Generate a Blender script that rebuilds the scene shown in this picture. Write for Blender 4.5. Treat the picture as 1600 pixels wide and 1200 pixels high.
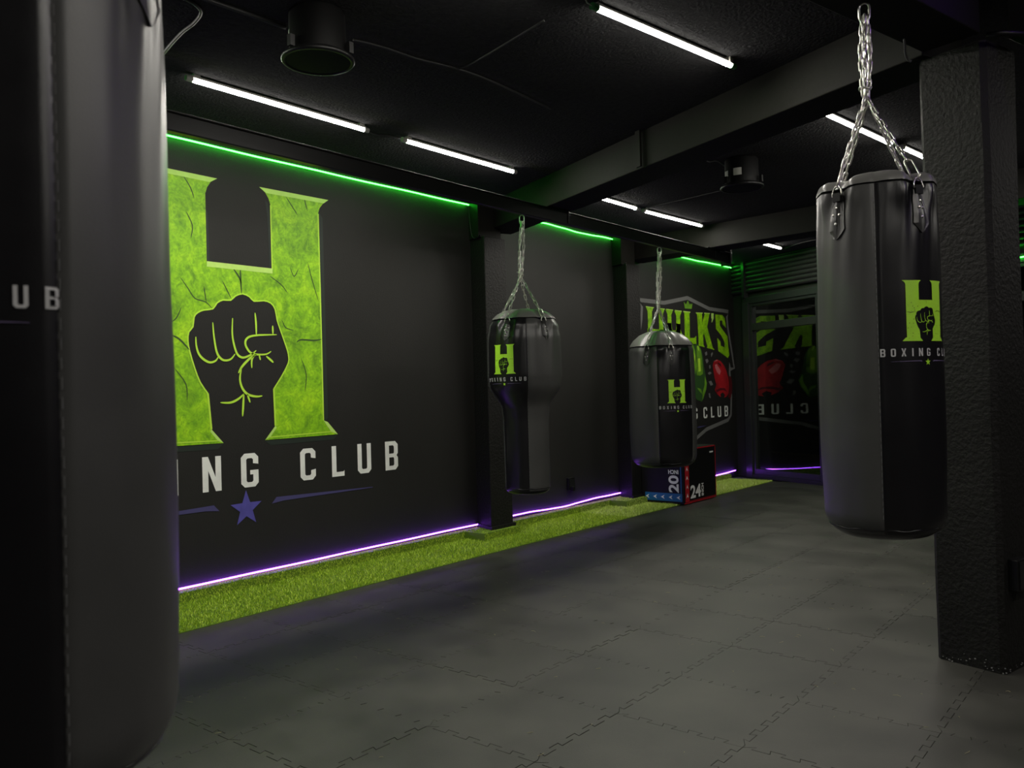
import bpy, bmesh, math, random
import numpy as np
from mathutils import Vector, Matrix, noise
from mathutils.geometry import tessellate_polygon

for o in list(bpy.data.objects):
    bpy.data.objects.remove(o, do_unlink=True)
scene = bpy.context.scene
C = scene.collection
random.seed(7)
PI = math.pi

# ------------------------------------------------------------------ camera
CAM_H = 1.30
FPX = 1300.0
R_ = np.array([[0.77282382, -0.02652406, -0.6340661],
               [0.63404648, -0.01021969, 0.77322741],
               [-0.02698909, -0.99959593, 0.00891947]])      # columns: right, down, forward
cam_data = bpy.data.cameras.new('camera')
cam_data.sensor_width = 36.0
cam_data.lens = FPX / 1600 * 36.0
cam_data.clip_start = 0.02
cam_data.dof.use_dof = True
cam_data.dof.focus_distance = 5.0
cam_data.dof.aperture_fstop = 5.6
cam = bpy.data.objects.new('camera', cam_data)
C.objects.link(cam)
r, d, f = R_[:, 0], R_[:, 1], R_[:, 2]
cam.matrix_world = Matrix(((r[0], -d[0], -f[0], 0), (r[1], -d[1], -f[1], 0),
                           (r[2], -d[2], -f[2], CAM_H), (0, 0, 0, 1)))
scene.camera = cam

# ------------------------------------------------------------------ world / exposure
w = bpy.data.worlds.new('night')
w.use_nodes = True
w.node_tree.nodes['Background'].inputs[0].default_value = (0.02, 0.025, 0.04, 1)
w.node_tree.nodes['Background'].inputs[1].default_value = 0.05
scene.world = w
vs = scene.view_settings
vs.view_transform = 'Standard'
vs.look = 'None'
vs.gamma = 1.0
vs.use_curve_mapping = False
vs.exposure = 1.45
TUBE_L = 112.0            # radiance of the LED window of the white tubes (they shine downwards)
TUBE_SIDE = 6.5         # their frosted flanks
GREEN_L = (0.28, 9.5, 0.34)
PURPLE_L = (2.3, 0.46, 7.4)

# ------------------------------------------------------------------ measuring helpers (photo frame 1600x1200 -> metres)
def ray(u, v):
    return R_ @ np.array([u - 800.0, v - 600.0, FPX])
def at_z(u, v, z):
    q = ray(u, v); t = (z - CAM_H) / q[2]
    return (q[0] * t, q[1] * t, z)
WALL_X = -5.12
def on_wall(u, v):
    q = ray(u, v); t = WALL_X / q[0]
    return (q[1] * t, CAM_H + q[2] * t)

# ------------------------------------------------------------------ materials
def nodes_of(m):
    m.use_nodes = True
    nt = m.node_tree
    return nt, nt.nodes, nt.links, nt.nodes['Principled BSDF']

def mat(name, col, rough=0.5, metal=0.0, spec=0.5, var=0.0, vscale=8.0, bump=0.0, bscale=60.0, rvar=0.0,
        obj_var=0.0, world=False, col2=None, detail=6.0, coat=0.0, bdist=0.01):
    m = bpy.data.materials.new(name)
    nt, N, L, p = nodes_of(m)
    p.inputs['Base Color'].default_value = (*col, 1)
    p.inputs['Roughness'].default_value = rough
    p.inputs['Metallic'].default_value = metal
    p.inputs['Specular IOR Level'].default_value = spec
    p.inputs['Coat Weight'].default_value = coat
    tc = N.new('ShaderNodeTexCoord')
    if var > 0 or col2 or rvar > 0 or obj_var > 0:
        nz = N.new('ShaderNodeTexNoise')
        nz.inputs['Scale'].default_value = vscale
        nz.inputs['Detail'].default_value = detail
        nz.inputs['Roughness'].default_value = 0.6
        L.new(N.new('ShaderNodeNewGeometry').outputs['Position'] if world else tc.outputs['Object'], nz.inputs['Vector'])
        rp = N.new('ShaderNodeValToRGB')
        rp.color_ramp.elements[0].position = 0.32
        rp.color_ramp.elements[1].position = 0.70
        a = [c * (1 - var) for c in col]
        b = list(col2) if col2 else [c * (1 + var) for c in col]
        rp.color_ramp.elements[0].color = (*a, 1)
        rp.color_ramp.elements[1].color = (*b, 1)
        L.new(nz.outputs['Fac'], rp.inputs['Fac'])
        src = rp.outputs['Color']
        if obj_var > 0:
            oi = N.new('ShaderNodeObjectInfo')
            mr = N.new('ShaderNodeMapRange')
            mr.inputs['To Min'].default_value = 1 - obj_var
            mr.inputs['To Max'].default_value = 1 + obj_var
            L.new(oi.outputs['Random'], mr.inputs['Value'])
            mx = N.new('ShaderNodeVectorMath'); mx.operation = 'SCALE'
            L.new(src, mx.inputs[0]); L.new(mr.outputs['Result'], mx.inputs['Scale'])
            src = mx.outputs['Vector']
        L.new(src, p.inputs['Base Color'])
        if rvar > 0:
            mr2 = N.new('ShaderNodeMapRange')
            mr2.inputs['To Min'].default_value = max(0.05, rough - rvar)
            mr2.inputs['To Max'].default_value = min(1, rough + rvar)
            L.new(nz.outputs['Fac'], mr2.inputs['Value'])
            L.new(mr2.outputs['Result'], p.inputs['Roughness'])
    if bump > 0:
        bz = N.new('ShaderNodeTexNoise')
        bz.inputs['Scale'].default_value = bscale
        bz.inputs['Detail'].default_value = 4.0
        L.new(tc.outputs['Object'], bz.inputs['Vector'])
        bp = N.new('ShaderNodeBump')
        bp.inputs['Strength'].default_value = bump
        bp.inputs['Distance'].default_value = bdist
        L.new(bz.outputs['Fac'], bp.inputs['Height'])
        L.new(bp.outputs['Normal'], p.inputs['Normal'])
    return m

def emit(name, col, strength=1.0):
    m = bpy.data.materials.new(name)
    nt, N, L, p = nodes_of(m)
    p.inputs['Base Color'].default_value = (0, 0, 0, 1)
    p.inputs['Specular IOR Level'].default_value = 0
    p.inputs['Emission Color'].default_value = (*col, 1)
    p.inputs['Emission Strength'].default_value = strength
    return m

M = {}
M['wall'] = mat('black_wall_paint', (0.0165, 0.0163, 0.0145), 0.6, spec=0.3, var=0.10, vscale=1.5, bump=0.10, bscale=90)
M['ceiling'] = mat('black_ceiling_paint', (0.045, 0.045, 0.046), 0.95, spec=0.0, bump=0.9, bscale=55, var=0.15, vscale=30)
M['beam'] = mat('black_beam_paint', (0.0110, 0.0110, 0.0088), 0.6, spec=0.12, var=0.25, vscale=3.5, bump=0.12, bscale=25, rvar=0.1)
M['column'] = mat('rough_black_plaster', (0.0082, 0.0080, 0.0068), 0.62, spec=0.25, var=0.15, vscale=6, bump=0.65, bscale=55, bdist=0.010)
M['rail'] = mat('black_steel', (0.012, 0.012, 0.012), 0.33, metal=0.1, spec=0.6, var=0.1)
M['mat'] = mat('grey_rubber_mat', (0.0405, 0.0392, 0.0340), 0.50, spec=0.4, world=True, var=0.38, vscale=2.6, bump=0.10, bscale=220, rvar=0.08, obj_var=0.10, detail=9)
M['slab'] = mat('dark_slab', (0.006, 0.006, 0.006), 0.9)
M['tube'] = emit('led_tube_white', (1.0, 0.955, 0.87), TUBE_L)
M['tube_side'] = emit('led_tube_frosted', (1.0, 0.955, 0.87), TUBE_SIDE)
M['green_led'] = emit('led_green', GREEN_L, 1.0)
M['purple_led'] = emit('led_purple', PURPLE_L, 1.0)
M['cap'] = mat('tube_cap_grey', (0.45, 0.44, 0.40), 0.4)
M['cap_green'] = mat('tube_cap_green', (0.03, 0.22, 0.05), 0.4)
M['plastic'] = mat('black_plastic', (0.004, 0.004, 0.004), 0.45, spec=0.35)
M['grille'] = mat('black_grille', (0.003, 0.003, 0.003), 0.7, spec=0.2)
M['cable'] = mat('grey_cable', (0.016, 0.016, 0.016), 0.5)
M['cable_pale'] = mat('pale_cable', (0.07, 0.07, 0.068), 0.5)
M['paper'] = mat('label_paper', (0.45, 0.46, 0.40), 0.7)
M['black_leather'] = mat('black_leather', (0.0075, 0.0072, 0.0085), 0.30, spec=0.55, rvar=0.06, vscale=12, bump=0.04, bscale=350)
M['grey_leather'] = mat('grey_leather', (0.060, 0.060, 0.058), 0.38, spec=0.55, var=0.08, vscale=5, rvar=0.05, bump=0.05, bscale=350)
M['cover'] = mat('top_cover_leather', (0.15, 0.15, 0.14), 0.32, spec=0.6, bump=0.05, bscale=300)
M['strap'] = mat('dark_strap_leather', (0.022, 0.022, 0.021), 0.33, spec=0.6, bump=0.05, bscale=300)
M['webbing'] = mat('black_webbing', (0.006, 0.006, 0.006), 0.8)
M['steel'] = mat('bright_steel', (0.78, 0.76, 0.70), 0.30, metal=1.0)
M['stitch'] = mat('pale_stitching', (0.16, 0.16, 0.16), 0.7)
M['logo_green'] = mat('printed_green', (0.42, 0.80, 0.035), 0.5, var=0.05, vscale=20)
M['logo_black'] = mat('printed_black', (0.009, 0.009, 0.009), 0.45)
M['logo_white'] = mat('printed_white', (0.55, 0.55, 0.55), 0.5)
M['logo_line'] = mat('printed_violet', (0.13, 0.10, 0.20), 0.5)
M['paint_white'] = mat('painted_white', (0.86, 0.88, 0.83), 0.6, var=0.08, vscale=9)
M['paint_dark'] = mat('painted_charcoal', (0.028, 0.028, 0.025), 0.55)
M['paint_shadow'] = mat('painted_green_black', (0.010, 0.020, 0.013), 0.6)
M['paint_light'] = mat('painted_pale_green', (0.52, 0.80, 0.16), 0.6, var=0.08, vscale=12)
M['paint_line'] = mat('painted_line_green', (0.50, 0.82, 0.05), 0.6)
M['paint_crack'] = mat('painted_crack', (0.035, 0.085, 0.012), 0.6)
M['paint_violet'] = mat('painted_violet', (0.085, 0.075, 0.36), 0.6, var=0.15, vscale=10)
M['paint_violet_dark'] = mat('painted_violet_dark', (0.060, 0.055, 0.17), 0.6)
M['paint_grey'] = mat('painted_grey', (0.17, 0.17, 0.165), 0.6)
M['paint_red'] = mat('painted_red', (0.42, 0.010, 0.016), 0.5, var=0.35, vscale=5)
M['paint_red_light'] = mat('painted_pink', (0.62, 0.16, 0.17), 0.5)
M['paint_red_dark'] = mat('painted_dark_red', (0.10, 0.006, 0.010), 0.5)
M['paint_glove_dark'] = mat('painted_glove_dark', (0.03, 0.09, 0.02), 0.5)
M['paint_glove_mid'] = mat('painted_glove_mid', (0.14, 0.34, 0.02), 0.5, var=0.3, vscale=8)
M['glass'] = None
M['frame'] = mat('dark_aluminium_frame', (0.030, 0.033, 0.032), 0.34, metal=0.3)
M['shutter'] = mat('dark_shutter_steel', (0.030, 0.032, 0.030), 0.35, metal=0.2)
M['box_black'] = mat('box_black_vinyl', (0.004, 0.004, 0.0045), 0.5, spec=0.35)
M['box_blue'] = mat('box_blue_print', (0.010, 0.13, 0.36), 0.45)
M['box_red'] = mat('box_red_print', (0.50, 0.012, 0.022), 0.45)
M['box_white'] = mat('box_white_print', (0.92, 0.92, 0.92), 0.5)
M['asphalt'] = mat('night_asphalt', (0.03, 0.03, 0.03), 0.9, var=0.2)
M['kerb'] = mat('yellow_kerb_paint', (0.38, 0.28, 0.06), 0.8)
M['facade'] = mat('street_facade', (0.16, 0.13, 0.08), 0.9, var=0.3, vscale=2)
M['lamp_warm'] = emit('added_street_lamp', (1.0, 0.75, 0.35), 6.0)
M['straw'] = mat('dry_straw', (0.32, 0.29, 0.17), 0.8)

def mural_green():
    m = bpy.data.materials.new('painted_mottled_green')
    nt, N, L, p = nodes_of(m)
    p.inputs['Roughness'].default_value = 0.55
    tc = N.new('ShaderNodeTexCoord')
    n1 = N.new('ShaderNodeTexNoise'); n1.inputs['Scale'].default_value = 5.5; n1.inputs['Detail'].default_value = 8
    n1.inputs['Roughness'].default_value = 0.65; n1.inputs['Distortion'].default_value = 1.2
    n2 = N.new('ShaderNodeTexNoise'); n2.inputs['Scale'].default_value = 22; n2.inputs['Detail'].default_value = 5
    n2.inputs['Distortion'].default_value = 2.0
    L.new(tc.outputs['Object'], n1.inputs['Vector']); L.new(tc.outputs['Object'], n2.inputs['Vector'])
    r1 = N.new('ShaderNodeValToRGB')
    e = r1.color_ramp.elements
    e[0].position = 0.30; e[0].color = (0.11, 0.27, 0.004, 1)
    e[1].position = 0.72; e[1].color = (0.46, 0.80, 0.006, 1)
    k = e.new(0.50); k.color = (0.27, 0.60, 0.002, 1)
    L.new(n1.outputs['Fac'], r1.inputs['Fac'])
    r2 = N.new('ShaderNodeValToRGB')
    r2.color_ramp.elements[0].position = 0.35; r2.color_ramp.elements[0].color = (0.62, 0.72, 0.7, 1)
    r2.color_ramp.elements[1].position = 0.62; r2.color_ramp.elements[1].color = (1.12, 1.08, 1.3, 1)
    L.new(n2.outputs['Fac'], r2.inputs['Fac'])
    mx = N.new('ShaderNodeMix'); mx.data_type = 'RGBA'; mx.blend_type = 'MULTIPLY'
    mx.inputs['Factor'].default_value = 0.8
    L.new(r1.outputs['Color'], mx.inputs['A']); L.new(r2.outputs['Color'], mx.inputs['B'])
    L.new(mx.outputs['Result'], p.inputs['Base Color'])
    return m
M['paint_green'] = mural_green()

def turf_mat(name, c0, c1, c2):
    m = bpy.data.materials.new(name)
    nt, N, L, p = nodes_of(m)
    p.inputs['Roughness'].default_value = 0.55
    g = N.new('ShaderNodeNewGeometry')
    rp = N.new('ShaderNodeValToRGB')
    e = rp.color_ramp.elements
    e[0].color = (*c0, 1); e[1].color = (*c2, 1)
    k = e.new(0.55); k.color = (*c1, 1)
    L.new(g.outputs['Random Per Island'], rp.inputs['Fac'])
    L.new(rp.outputs['Color'], p.inputs['Base Color'])
    return m
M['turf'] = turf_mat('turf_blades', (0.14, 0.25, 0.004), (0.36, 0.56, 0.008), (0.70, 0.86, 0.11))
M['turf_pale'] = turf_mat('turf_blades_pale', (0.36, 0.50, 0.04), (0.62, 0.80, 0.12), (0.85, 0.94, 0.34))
M['turf_base'] = mat('turf_backing', (0.10, 0.18, 0.006), 0.8)

def glass_mat():
    m = bpy.data.materials.new('dark_glass')
    m.use_nodes = True
    nt = m.node_tree; N = nt.nodes; L = nt.links
    N.clear()
    out = N.new('ShaderNodeOutputMaterial')
    gl = N.new('ShaderNodeBsdfGlossy'); gl.inputs['Roughness'].default_value = 0.02
    gl.inputs['Color'].default_value = (0.34, 0.38, 0.35, 1)
    tr = N.new('ShaderNodeBsdfTransparent'); tr.inputs['Color'].default_value = (0.55, 0.58, 0.55, 1)
    fr = N.new('ShaderNodeFresnel'); fr.inputs['IOR'].default_value = 1.38
    mx = N.new('ShaderNodeMixShader')
    L.new(fr.outputs['Fac'], mx.inputs['Fac'])
    L.new(tr.outputs['BSDF'], mx.inputs[1]); L.new(gl.outputs['BSDF'], mx.inputs[2])
    L.new(mx.outputs['Shader'], out.inputs['Surface'])
    return m
M['glass'] = glass_mat()

# ------------------------------------------------------------------ object helpers
def wloc(o):
    v = Vector((0, 0, 0))
    while o:
        v += o.location; o = o.parent
    return v

def tag(o, label=None, cat=None, group=None, kind=None):
    if label: o['label'] = label
    if cat: o['category'] = cat
    if group: o['group'] = group
    if kind: o['kind'] = kind
    return o

def thing(name, loc, label=None, cat=None, group=None, kind=None):
    o = bpy.data.objects.new(name, None)
    o.empty_display_size = 0.1
    o.location = loc
    C.objects.link(o)
    return tag(o, label, cat, group, kind)

def link_mesh(name, me, m, parent=None, loc=(0, 0, 0), smooth=False):
    if m is not None and len(me.materials) == 0:
        me.materials.append(m)
    o = bpy.data.objects.new(name, me)
    o.location = loc
    C.objects.link(o)
    if parent: o.parent = parent
    if smooth:
        me.shade_smooth()
    return o

class MB:
    """collects geometry in world metres; build() makes one mesh object"""
    def __init__(s): s.v = []; s.f = []
    def add(s, verts, faces):
        n = len(s.v); s.v += [tuple(p) for p in verts]; s.f += [tuple(i + n for i in q) for q in faces]; return s
    def box(s, lo, hi):
        x0, y0, z0 = lo; x1, y1, z1 = hi
        return s.add([(x0,y0,z0),(x1,y0,z0),(x1,y1,z0),(x0,y1,z0),(x0,y0,z1),(x1,y0,z1),(x1,y1,z1),(x0,y1,z1)],
                     [(3,2,1,0),(4,5,6,7),(0,1,5,4),(1,2,6,5),(2,3,7,6),(3,0,4,7)])
    def prism(s, poly, z0, z1):
        """vertical prism over a plan polygon (counter-clockwise)"""
        n = len(poly)
        vs_ = [(x, y, z0) for x, y in poly] + [(x, y, z1) for x, y in poly]
        fs = [tuple(range(n - 1, -1, -1)), tuple(range(n, 2 * n))]
        for i in range(n):
            j = (i + 1) % n; fs.append((i, j, j + n, i + n))
        return s.add(vs_, fs)
    def frame_box(s, o, ex, ey, ez, lo, hi):
        o = Vector(o); ex = Vector(ex); ey = Vector(ey); ez = Vector(ez)
        q = MB().box(lo, hi)
        return s.add([tuple(o + ex * a + ey * b + ez * c) for a, b, c in q.v], q.f)
    def tube(s, pts, rad, n=8, closed=False, caps=True):
        pts = [Vector(p) for p in pts]; k = len(pts)
        rr = rad if isinstance(rad, (list, tuple)) else [rad] * k
        vs_ = []; up = None
        for i, p in enumerate(pts):
            a = pts[(i - 1) % k] if (closed or i > 0) else p
            b = pts[(i + 1) % k] if (closed or i < k - 1) else p
            t = (b - a).normalized()
            if up is None:
                up = Vector((0, 0, 1)) if abs(t.z) < 0.9 else Vector((1, 0, 0))
            u = (up - t * up.dot(t))
            if u.length < 1e-6: u = t.orthogonal()
            u.normalize(); up = u; v_ = t.cross(u)
            for j in range(n):
                an = 2 * PI * j / n
                vs_.append(p + (u * math.cos(an) + v_ * math.sin(an)) * rr[i])
        fs = []
        for i in range(k if closed else k - 1):
            i2 = (i + 1) % k
            for j in range(n):
                j2 = (j + 1) % n
                fs.append((i * n + j, i * n + j2, i2 * n + j2, i2 * n + j))
        if caps and not closed:
            fs.append(tuple(range(n - 1, -1, -1))); fs.append(tuple(range((k - 1) * n, k * n)))
        return s.add(vs_, fs)
    def lathe(s, prof, cx, cy, n=32):
        vs_ = []; fs = []
        for (rr, z) in prof:
            for j in range(n):
                a = 2 * PI * j / n; vs_.append((cx + rr * math.cos(a), cy + rr * math.sin(a), z))
        for i in range(len(prof) - 1):
            for j in range(n):
                j2 = (j + 1) % n
                fs.append((i * n + j, i * n + j2, (i + 1) * n + j2, (i + 1) * n + j))
        return s.add(vs_, fs)
    def build(s, name, m, parent=None, smooth=False, origin=None):
        if parent is not None: off = wloc(parent); loc = (0, 0, 0)
        else:
            if origin is None:
                a = np.array(s.v); origin = ((a[:,0].min()+a[:,0].max())/2, (a[:,1].min()+a[:,1].max())/2, a[:,2].min())
            off = Vector(origin); loc = origin
        me = bpy.data.meshes.new(name)
        me.from_pydata([(x - off[0], y - off[1], z - off[2]) for x, y, z in s.v], [], s.f)
        me.update()
        return link_mesh(name, me, m, parent, loc, smooth)

def bevel(o, w_=0.004, seg=2):
    b = o.modifiers.new('soft_edges', 'BEVEL'); b.width = w_; b.segments = seg; b.limit_method = 'ANGLE'
    return o

# ---- flat 2-D shapes (decals, paint)
def tess(outer, holes=()):
    polys = [[Vector((x, y, 0)) for x, y in outer]] + [[Vector((x, y, 0)) for x, y in h] for h in holes]
    pts = [(p.x, p.y) for q in polys for p in q]
    return pts, [tuple(t) for t in tessellate_polygon(polys)]
def stroke(pts, w0, w1=None, taper=True):
    """ribbon along a polyline; w0 mid width, ends w1"""
    w1 = w0 if w1 is None else w1
    P = [Vector((x, y)) for x, y in pts]; k = len(P); vs_ = []; fs = []
    for i, p in enumerate(P):
        t = (P[min(i + 1, k - 1)] - P[max(i - 1, 0)])
        if t.length < 1e-9: t = Vector((1, 0))
        t.normalize(); nrm = Vector((-t.y, t.x))
        x = i / (k - 1); ww = w1 + (w0 - w1) * math.sin(PI * x) ** 0.6 if taper else w0
        vs_ += [tuple(p + nrm * ww / 2), tuple(p - nrm * ww / 2)]
        if i: fs.append((2*i-2, 2*i-1, 2*i+1, 2*i))
    return vs_, fs
def smooth_line(pts, n=6):
    out = []; P = [pts[0]] + list(pts) + [pts[-1]]
    for i in range(1, len(P) - 2):
        p0, p1, p2, p3 = P[i-1], P[i], P[i+1], P[i+2]
        for j in range(n):
            t = j / n
            out.append(tuple(0.5*((2*p1[k])+(-p0[k]+p2[k])*t+(2*p0[k]-5*p1[k]+4*p2[k]-p3[k])*t*t+(-p0[k]+3*p1[k]-3*p2[k]+p3[k])*t**3) for k in (0, 1)))
    out.append(tuple(pts[-1])); return out
def refine(shape, maxlen):
    vs_, fs = shape
    tris = []
    for q in fs:
        for i in range(1, len(q) - 1): tris.append((vs_[q[0]], vs_[q[i]], vs_[q[i+1]]))
    out = []; stack = tris
    while stack:
        a, b, c = stack.pop()
        la = math.dist(a, b); lb = math.dist(b, c); lc = math.dist(c, a); m_ = max(la, lb, lc)
        if m_ <= maxlen: out.append((a, b, c)); continue
        if m_ == la: q = ((a[0]+b[0])/2, (a[1]+b[1])/2); stack += [(a, q, c), (q, b, c)]
        elif m_ == lb: q = ((b[0]+c[0])/2, (b[1]+c[1])/2); stack += [(a, b, q), (a, q, c)]
        else: q = ((a[0]+c[0])/2, (a[1]+c[1])/2); stack += [(a, b, q), (q, b, c)]
    V = []; F = []
    for t in out:
        F.append((len(V), len(V)+1, len(V)+2)); V += list(t)
    return V, F
def decal(name, shapes, fn, m, parent, maxlen=None):
    b = MB()
    for sh in shapes:
        if maxlen: sh = refine(sh, maxlen)
        b.add([fn(x, y) for x, y in sh[0]], sh[1])
    return b.build(name, m, parent)

def split_decal(name, shapes, fn, m, parent):
    for sh in shapes: decal(name, [sh], fn, m, parent)

# ---- block lettering, unit cap height
def glyph(ch):
    w_, s, t, c = 0.57, 0.175, 0.145, 0.115
    W = w_
    if ch == 'I': return s * 1.05, [tess([(0,0),(s*1.05,0),(s*1.05,1),(0,1)])]
    if ch == 'L': W = 0.49; return W, [tess([(0,0),(W,0),(W,.19),(W-.03,t),(s,t),(s,1),(0,1)])]
    if ch == 'N': return W, [tess([(0,0),(s,0),(s,.60),(W-s,0),(W,0),(W,1),(W-s,1),(W-s,.40),(s,1),(0,1)])]
    if ch == 'U': return W, [tess([(0,1),(0,c),(c,0),(W-c,0),(W,c),(W,1),(W-s,1),(W-s,t+.04),(W-s-.04,t),(s+.04,t),(s,t+.04),(s,1)])]
    if ch == 'C': return W, [tess([(c,0),(W-c,0),(W,c),(W,.33),(W-s,.30),(W-s,t+.04),(W-s-.04,t),(s+.04,t),(s,t+.04),(s,1-t-.04),(s+.04,1-t),(W-s-.04,1-t),(W-s,1-t-.04),(W-s,.70),(W,.67),(W,1-c),(W-c,1),(c,1),(0,1-c),(0,c)])]
    if ch == 'G': return W, [tess([(c,0),(W-c,0),(W,c),(W,.50),(W*.52,.50),(W*.52,.37),(W-s,.37),(W-s,t+.04),(W-s-.04,t),(s+.04,t),(s,t+.04),(s,1-t-.04),(s+.04,1-t),(W-s-.04,1-t),(W-s,1-t-.04),(W-s,.70),(W,.67),(W,1-c),(W-c,1),(c,1),(0,1-c),(0,c)])]
    if ch == 'O': return W, [tess([(c,0),(W-c,0),(W,c),(W,1-c),(W-c,1),(c,1),(0,1-c),(0,c)],
                                  [[(s+.04,t),(s,t+.04),(s,1-t-.04),(s+.04,1-t),(W-s-.04,1-t),(W-s,1-t-.04),(W-s,t+.04),(W-s-.04,t)]])]
    if ch == 'B': return W, [tess([(0,0),(W-c,0),(W,c),(W,.42),(W-.06,.50),(W,.58),(W,1-c),(W-c,1),(0,1)],
                                  [[(s,t),(s,.44),(W-s-.03,.44),(W-s,.40),(W-s,t+.04),(W-s-.04,t)], [(s,.57),(s,1-t),(W-s-.04,1-t),(W-s,1-t-.04),(W-s,.61),(W-s-.03,.57)]])]
    if ch == 'X': return W, [tess([(0,0),(s*1.05,0),(W/2,.36),(W-s*1.05,0),(W,0),(W*.5+.10,.5),(W,1),(W-s*1.05,1),(W/2,.64),(s*1.05,1),(0,1),(W*.5-.10,.5)])]
    if ch == 'H': return W, [tess([(0,0),(s,0),(s,.43),(W-s,.43),(W-s,0),(W,0),(W,1),(W-s,1),(W-s,.57),(s,.57),(s,1),(0,1)])]
def place(shape, x, y, sx, sy=None):
    sy = sx if sy is None else sy
    return [(x + px * sx, y + py * sy) for px, py in shape[0]], shape[1]

def font_shape(txt, size, weight=0.0):
    """flat 2-D outline of text in the built-in font, returned as (verts, faces), left-bottom at 0,0"""
    cu = bpy.data.curves.new('lettering', 'FONT'); cu.body = txt; cu.size = size; cu.offset = weight; cu.resolution_u = 4
    o = bpy.data.objects.new('lettering', cu); C.objects.link(o)
    dg = bpy.context.evaluated_depsgraph_get()
    me = o.evaluated_get(dg).to_mesh()
    vs_ = [(v.co.x, v.co.y) for v in me.vertices]; fs = [tuple(p.vertices) for p in me.polygons]
    o.evaluated_get(dg).to_mesh_clear()
    bpy.data.objects.remove(o, do_unlink=True); bpy.data.curves.remove(cu)
    x0 = min(v[0] for v in vs_); y0 = min(v[1] for v in vs_)
    return [(x - x0, y - y0) for x, y in vs_], fs
def fit(shape, x0, y0, x1, y1):
    mx = max(p[0] for p in shape[0]); my = max(p[1] for p in shape[0])
    return [(x0 + p[0] / mx * (x1 - x0), y0 + p[1] / my * (y1 - y0)) for p in shape[0]], shape[1]

# ================================================================== THE SETTING
ZC, ZB = 3.05, 2.80                # ceiling, beam soffit
FA = math.radians(24)              # the street front is skewed to the long wall
FX = Vector((math.cos(FA), -math.sin(FA), 0)); FN = Vector((-math.sin(FA), -math.cos(FA), 0))   # along, towards the room
FO = Vector((WALL_X, 11.33, 0))
def far_y(x): return FO.y + (x - FO.x) * (FX.y / FX.x)

RX, BY = 4.2, -4.2                 # right wall, back wall
o = MB().box((WALL_X - 0.2, BY, 0), (WALL_X, 11.5, ZC + 0.2)).build('wall_left', M['wall']); tag(o, 'long black painted wall carrying the green letter mural', kind='structure')
o = MB().box((RX, BY, 0), (RX + 0.2, 12, ZC + 0.2)).build('wall_right', M['wall']); tag(o, kind='structure')
o = MB().box((WALL_X - 0.2, BY - 0.2, 0), (RX + 0.2, BY, ZC + 0.2)).build('wall_back', M['wall']); tag(o, kind='structure')
o = MB().prism([(WALL_X - .2, BY - .2), (RX + .2, BY - .2), (RX + .2, far_y(RX + .2) + .3), (WALL_X - .2, far_y(WALL_X - .2) + .3)], ZC, ZC + 0.2).build('ceiling', M['ceiling']); tag(o, 'flat black textured ceiling', kind='structure')
floor = MB().prism([(WALL_X - .2, BY - .2), (RX + .2, BY - .2), (RX + .2, far_y(RX + .2) + .3), (WALL_X - .2, far_y(WALL_X - .2) + .3)], -0.15, -0.014).build('floor', M['slab'])
tag(floor, 'floor of interlocking charcoal rubber mats', kind='structure')

# ---- interlocking mats: one mesh, copied
MS = 0.533; MX0, MY0 = -0.77, 1.77
def mat_edge(n_t=5, amp=0.013):
    """tooth line from 0 to 1 (unit edge), offset in metres"""
    pts = []
    for i in range(n_t):
        a = (i + 0.06) / n_t; b = (i + 0.5) / n_t; e = 0.035 / n_t * 2
        pts += [(a - e * 0 + e, -amp), (a - e, amp)] if False else []
        x0 = (i + 0.02) / n_t; x1 = (i + 0.50) / n_t
        pts += [(x0 + 0.012, -amp), (x0 - 0.004, amp), (x1 + 0.004 - 0.0, amp), (x1 - 0.012, -amp)]
    return [(0.0, -amp)] + [p for p in pts if 0.0 < p[0] < 1.0] + [(1.0, -amp)]
E_ = mat_edge()
def mat_outline():
    S = MS; A = []
    hor = [(x * S, o_) for x, o_ in E_]
    ver = [(-o_, x * S) for x, o_ in E_]
    # corners sit at (amp, -amp)
    bottom = [(x, y) for x, y in hor][1:-1]
    right = [(S + x, y) for x, y in ver][1:-1]
    top = [(x, S + y) for x, y in hor][1:-1][::-1]
    left = [(x, y) for x, y in ver][1:-1][::-1]
    a = 0.013
    return [(a, -a)] + [p for p in bottom if p[0] > a + .004] + [(S + a, -a)] + [p for p in right if p[1] > -a + .004] + [(S + a, S - a)] + \
           [p for p in top if p[0] > a + .004] + [(a, S - a)] + [p for p in left if p[1] > -a + .004]
def inset(poly, dlt):
    n = len(poly); out = []
    for i in range(n):
        p0, p1, p2 = Vector(poly[i-1]), Vector(poly[i]), Vector(poly[(i+1) % n])
        e1 = (p1 - p0).normalized(); e2 = (p2 - p1).normalized()
        n1 = Vector((-e1.y, e1.x)); n2 = Vector((-e2.y, e2.x))
        m_ = (n1 + n2); k = max(0.5, m_.dot(n1)) if m_.length > 1e-6 else 1
        out.append(tuple(p1 + m_ * (dlt / k)))
    return out
ol = inset(mat_outline(), 0.0008)
ol2 = inset(ol, 0.0006)
nv = len(ol)
pts2, tri = tess(ol2)
vv = [(x, y, -0.012) for x, y in ol] + [(x, y, -0.0006) for x, y in ol] + [(x, y, 0) for x, y in ol2]
ff = [(i, (i+1) % nv, (i+1) % nv + nv, i + nv) for i in range(nv)] + [(i + nv, (i+1) % nv + nv, (i+1) % nv + 2*nv, i + 2*nv) for i in range(nv)]
def up_tri(t):
    a, b, c = [Vector(pts2[i]) for i in t]
    return t if (b - a).cross(c - a) > 0 else (t[0], t[2], t[1])
ff += [tuple(i + 2 * nv for i in up_tri(t)) for t in tri]
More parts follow.
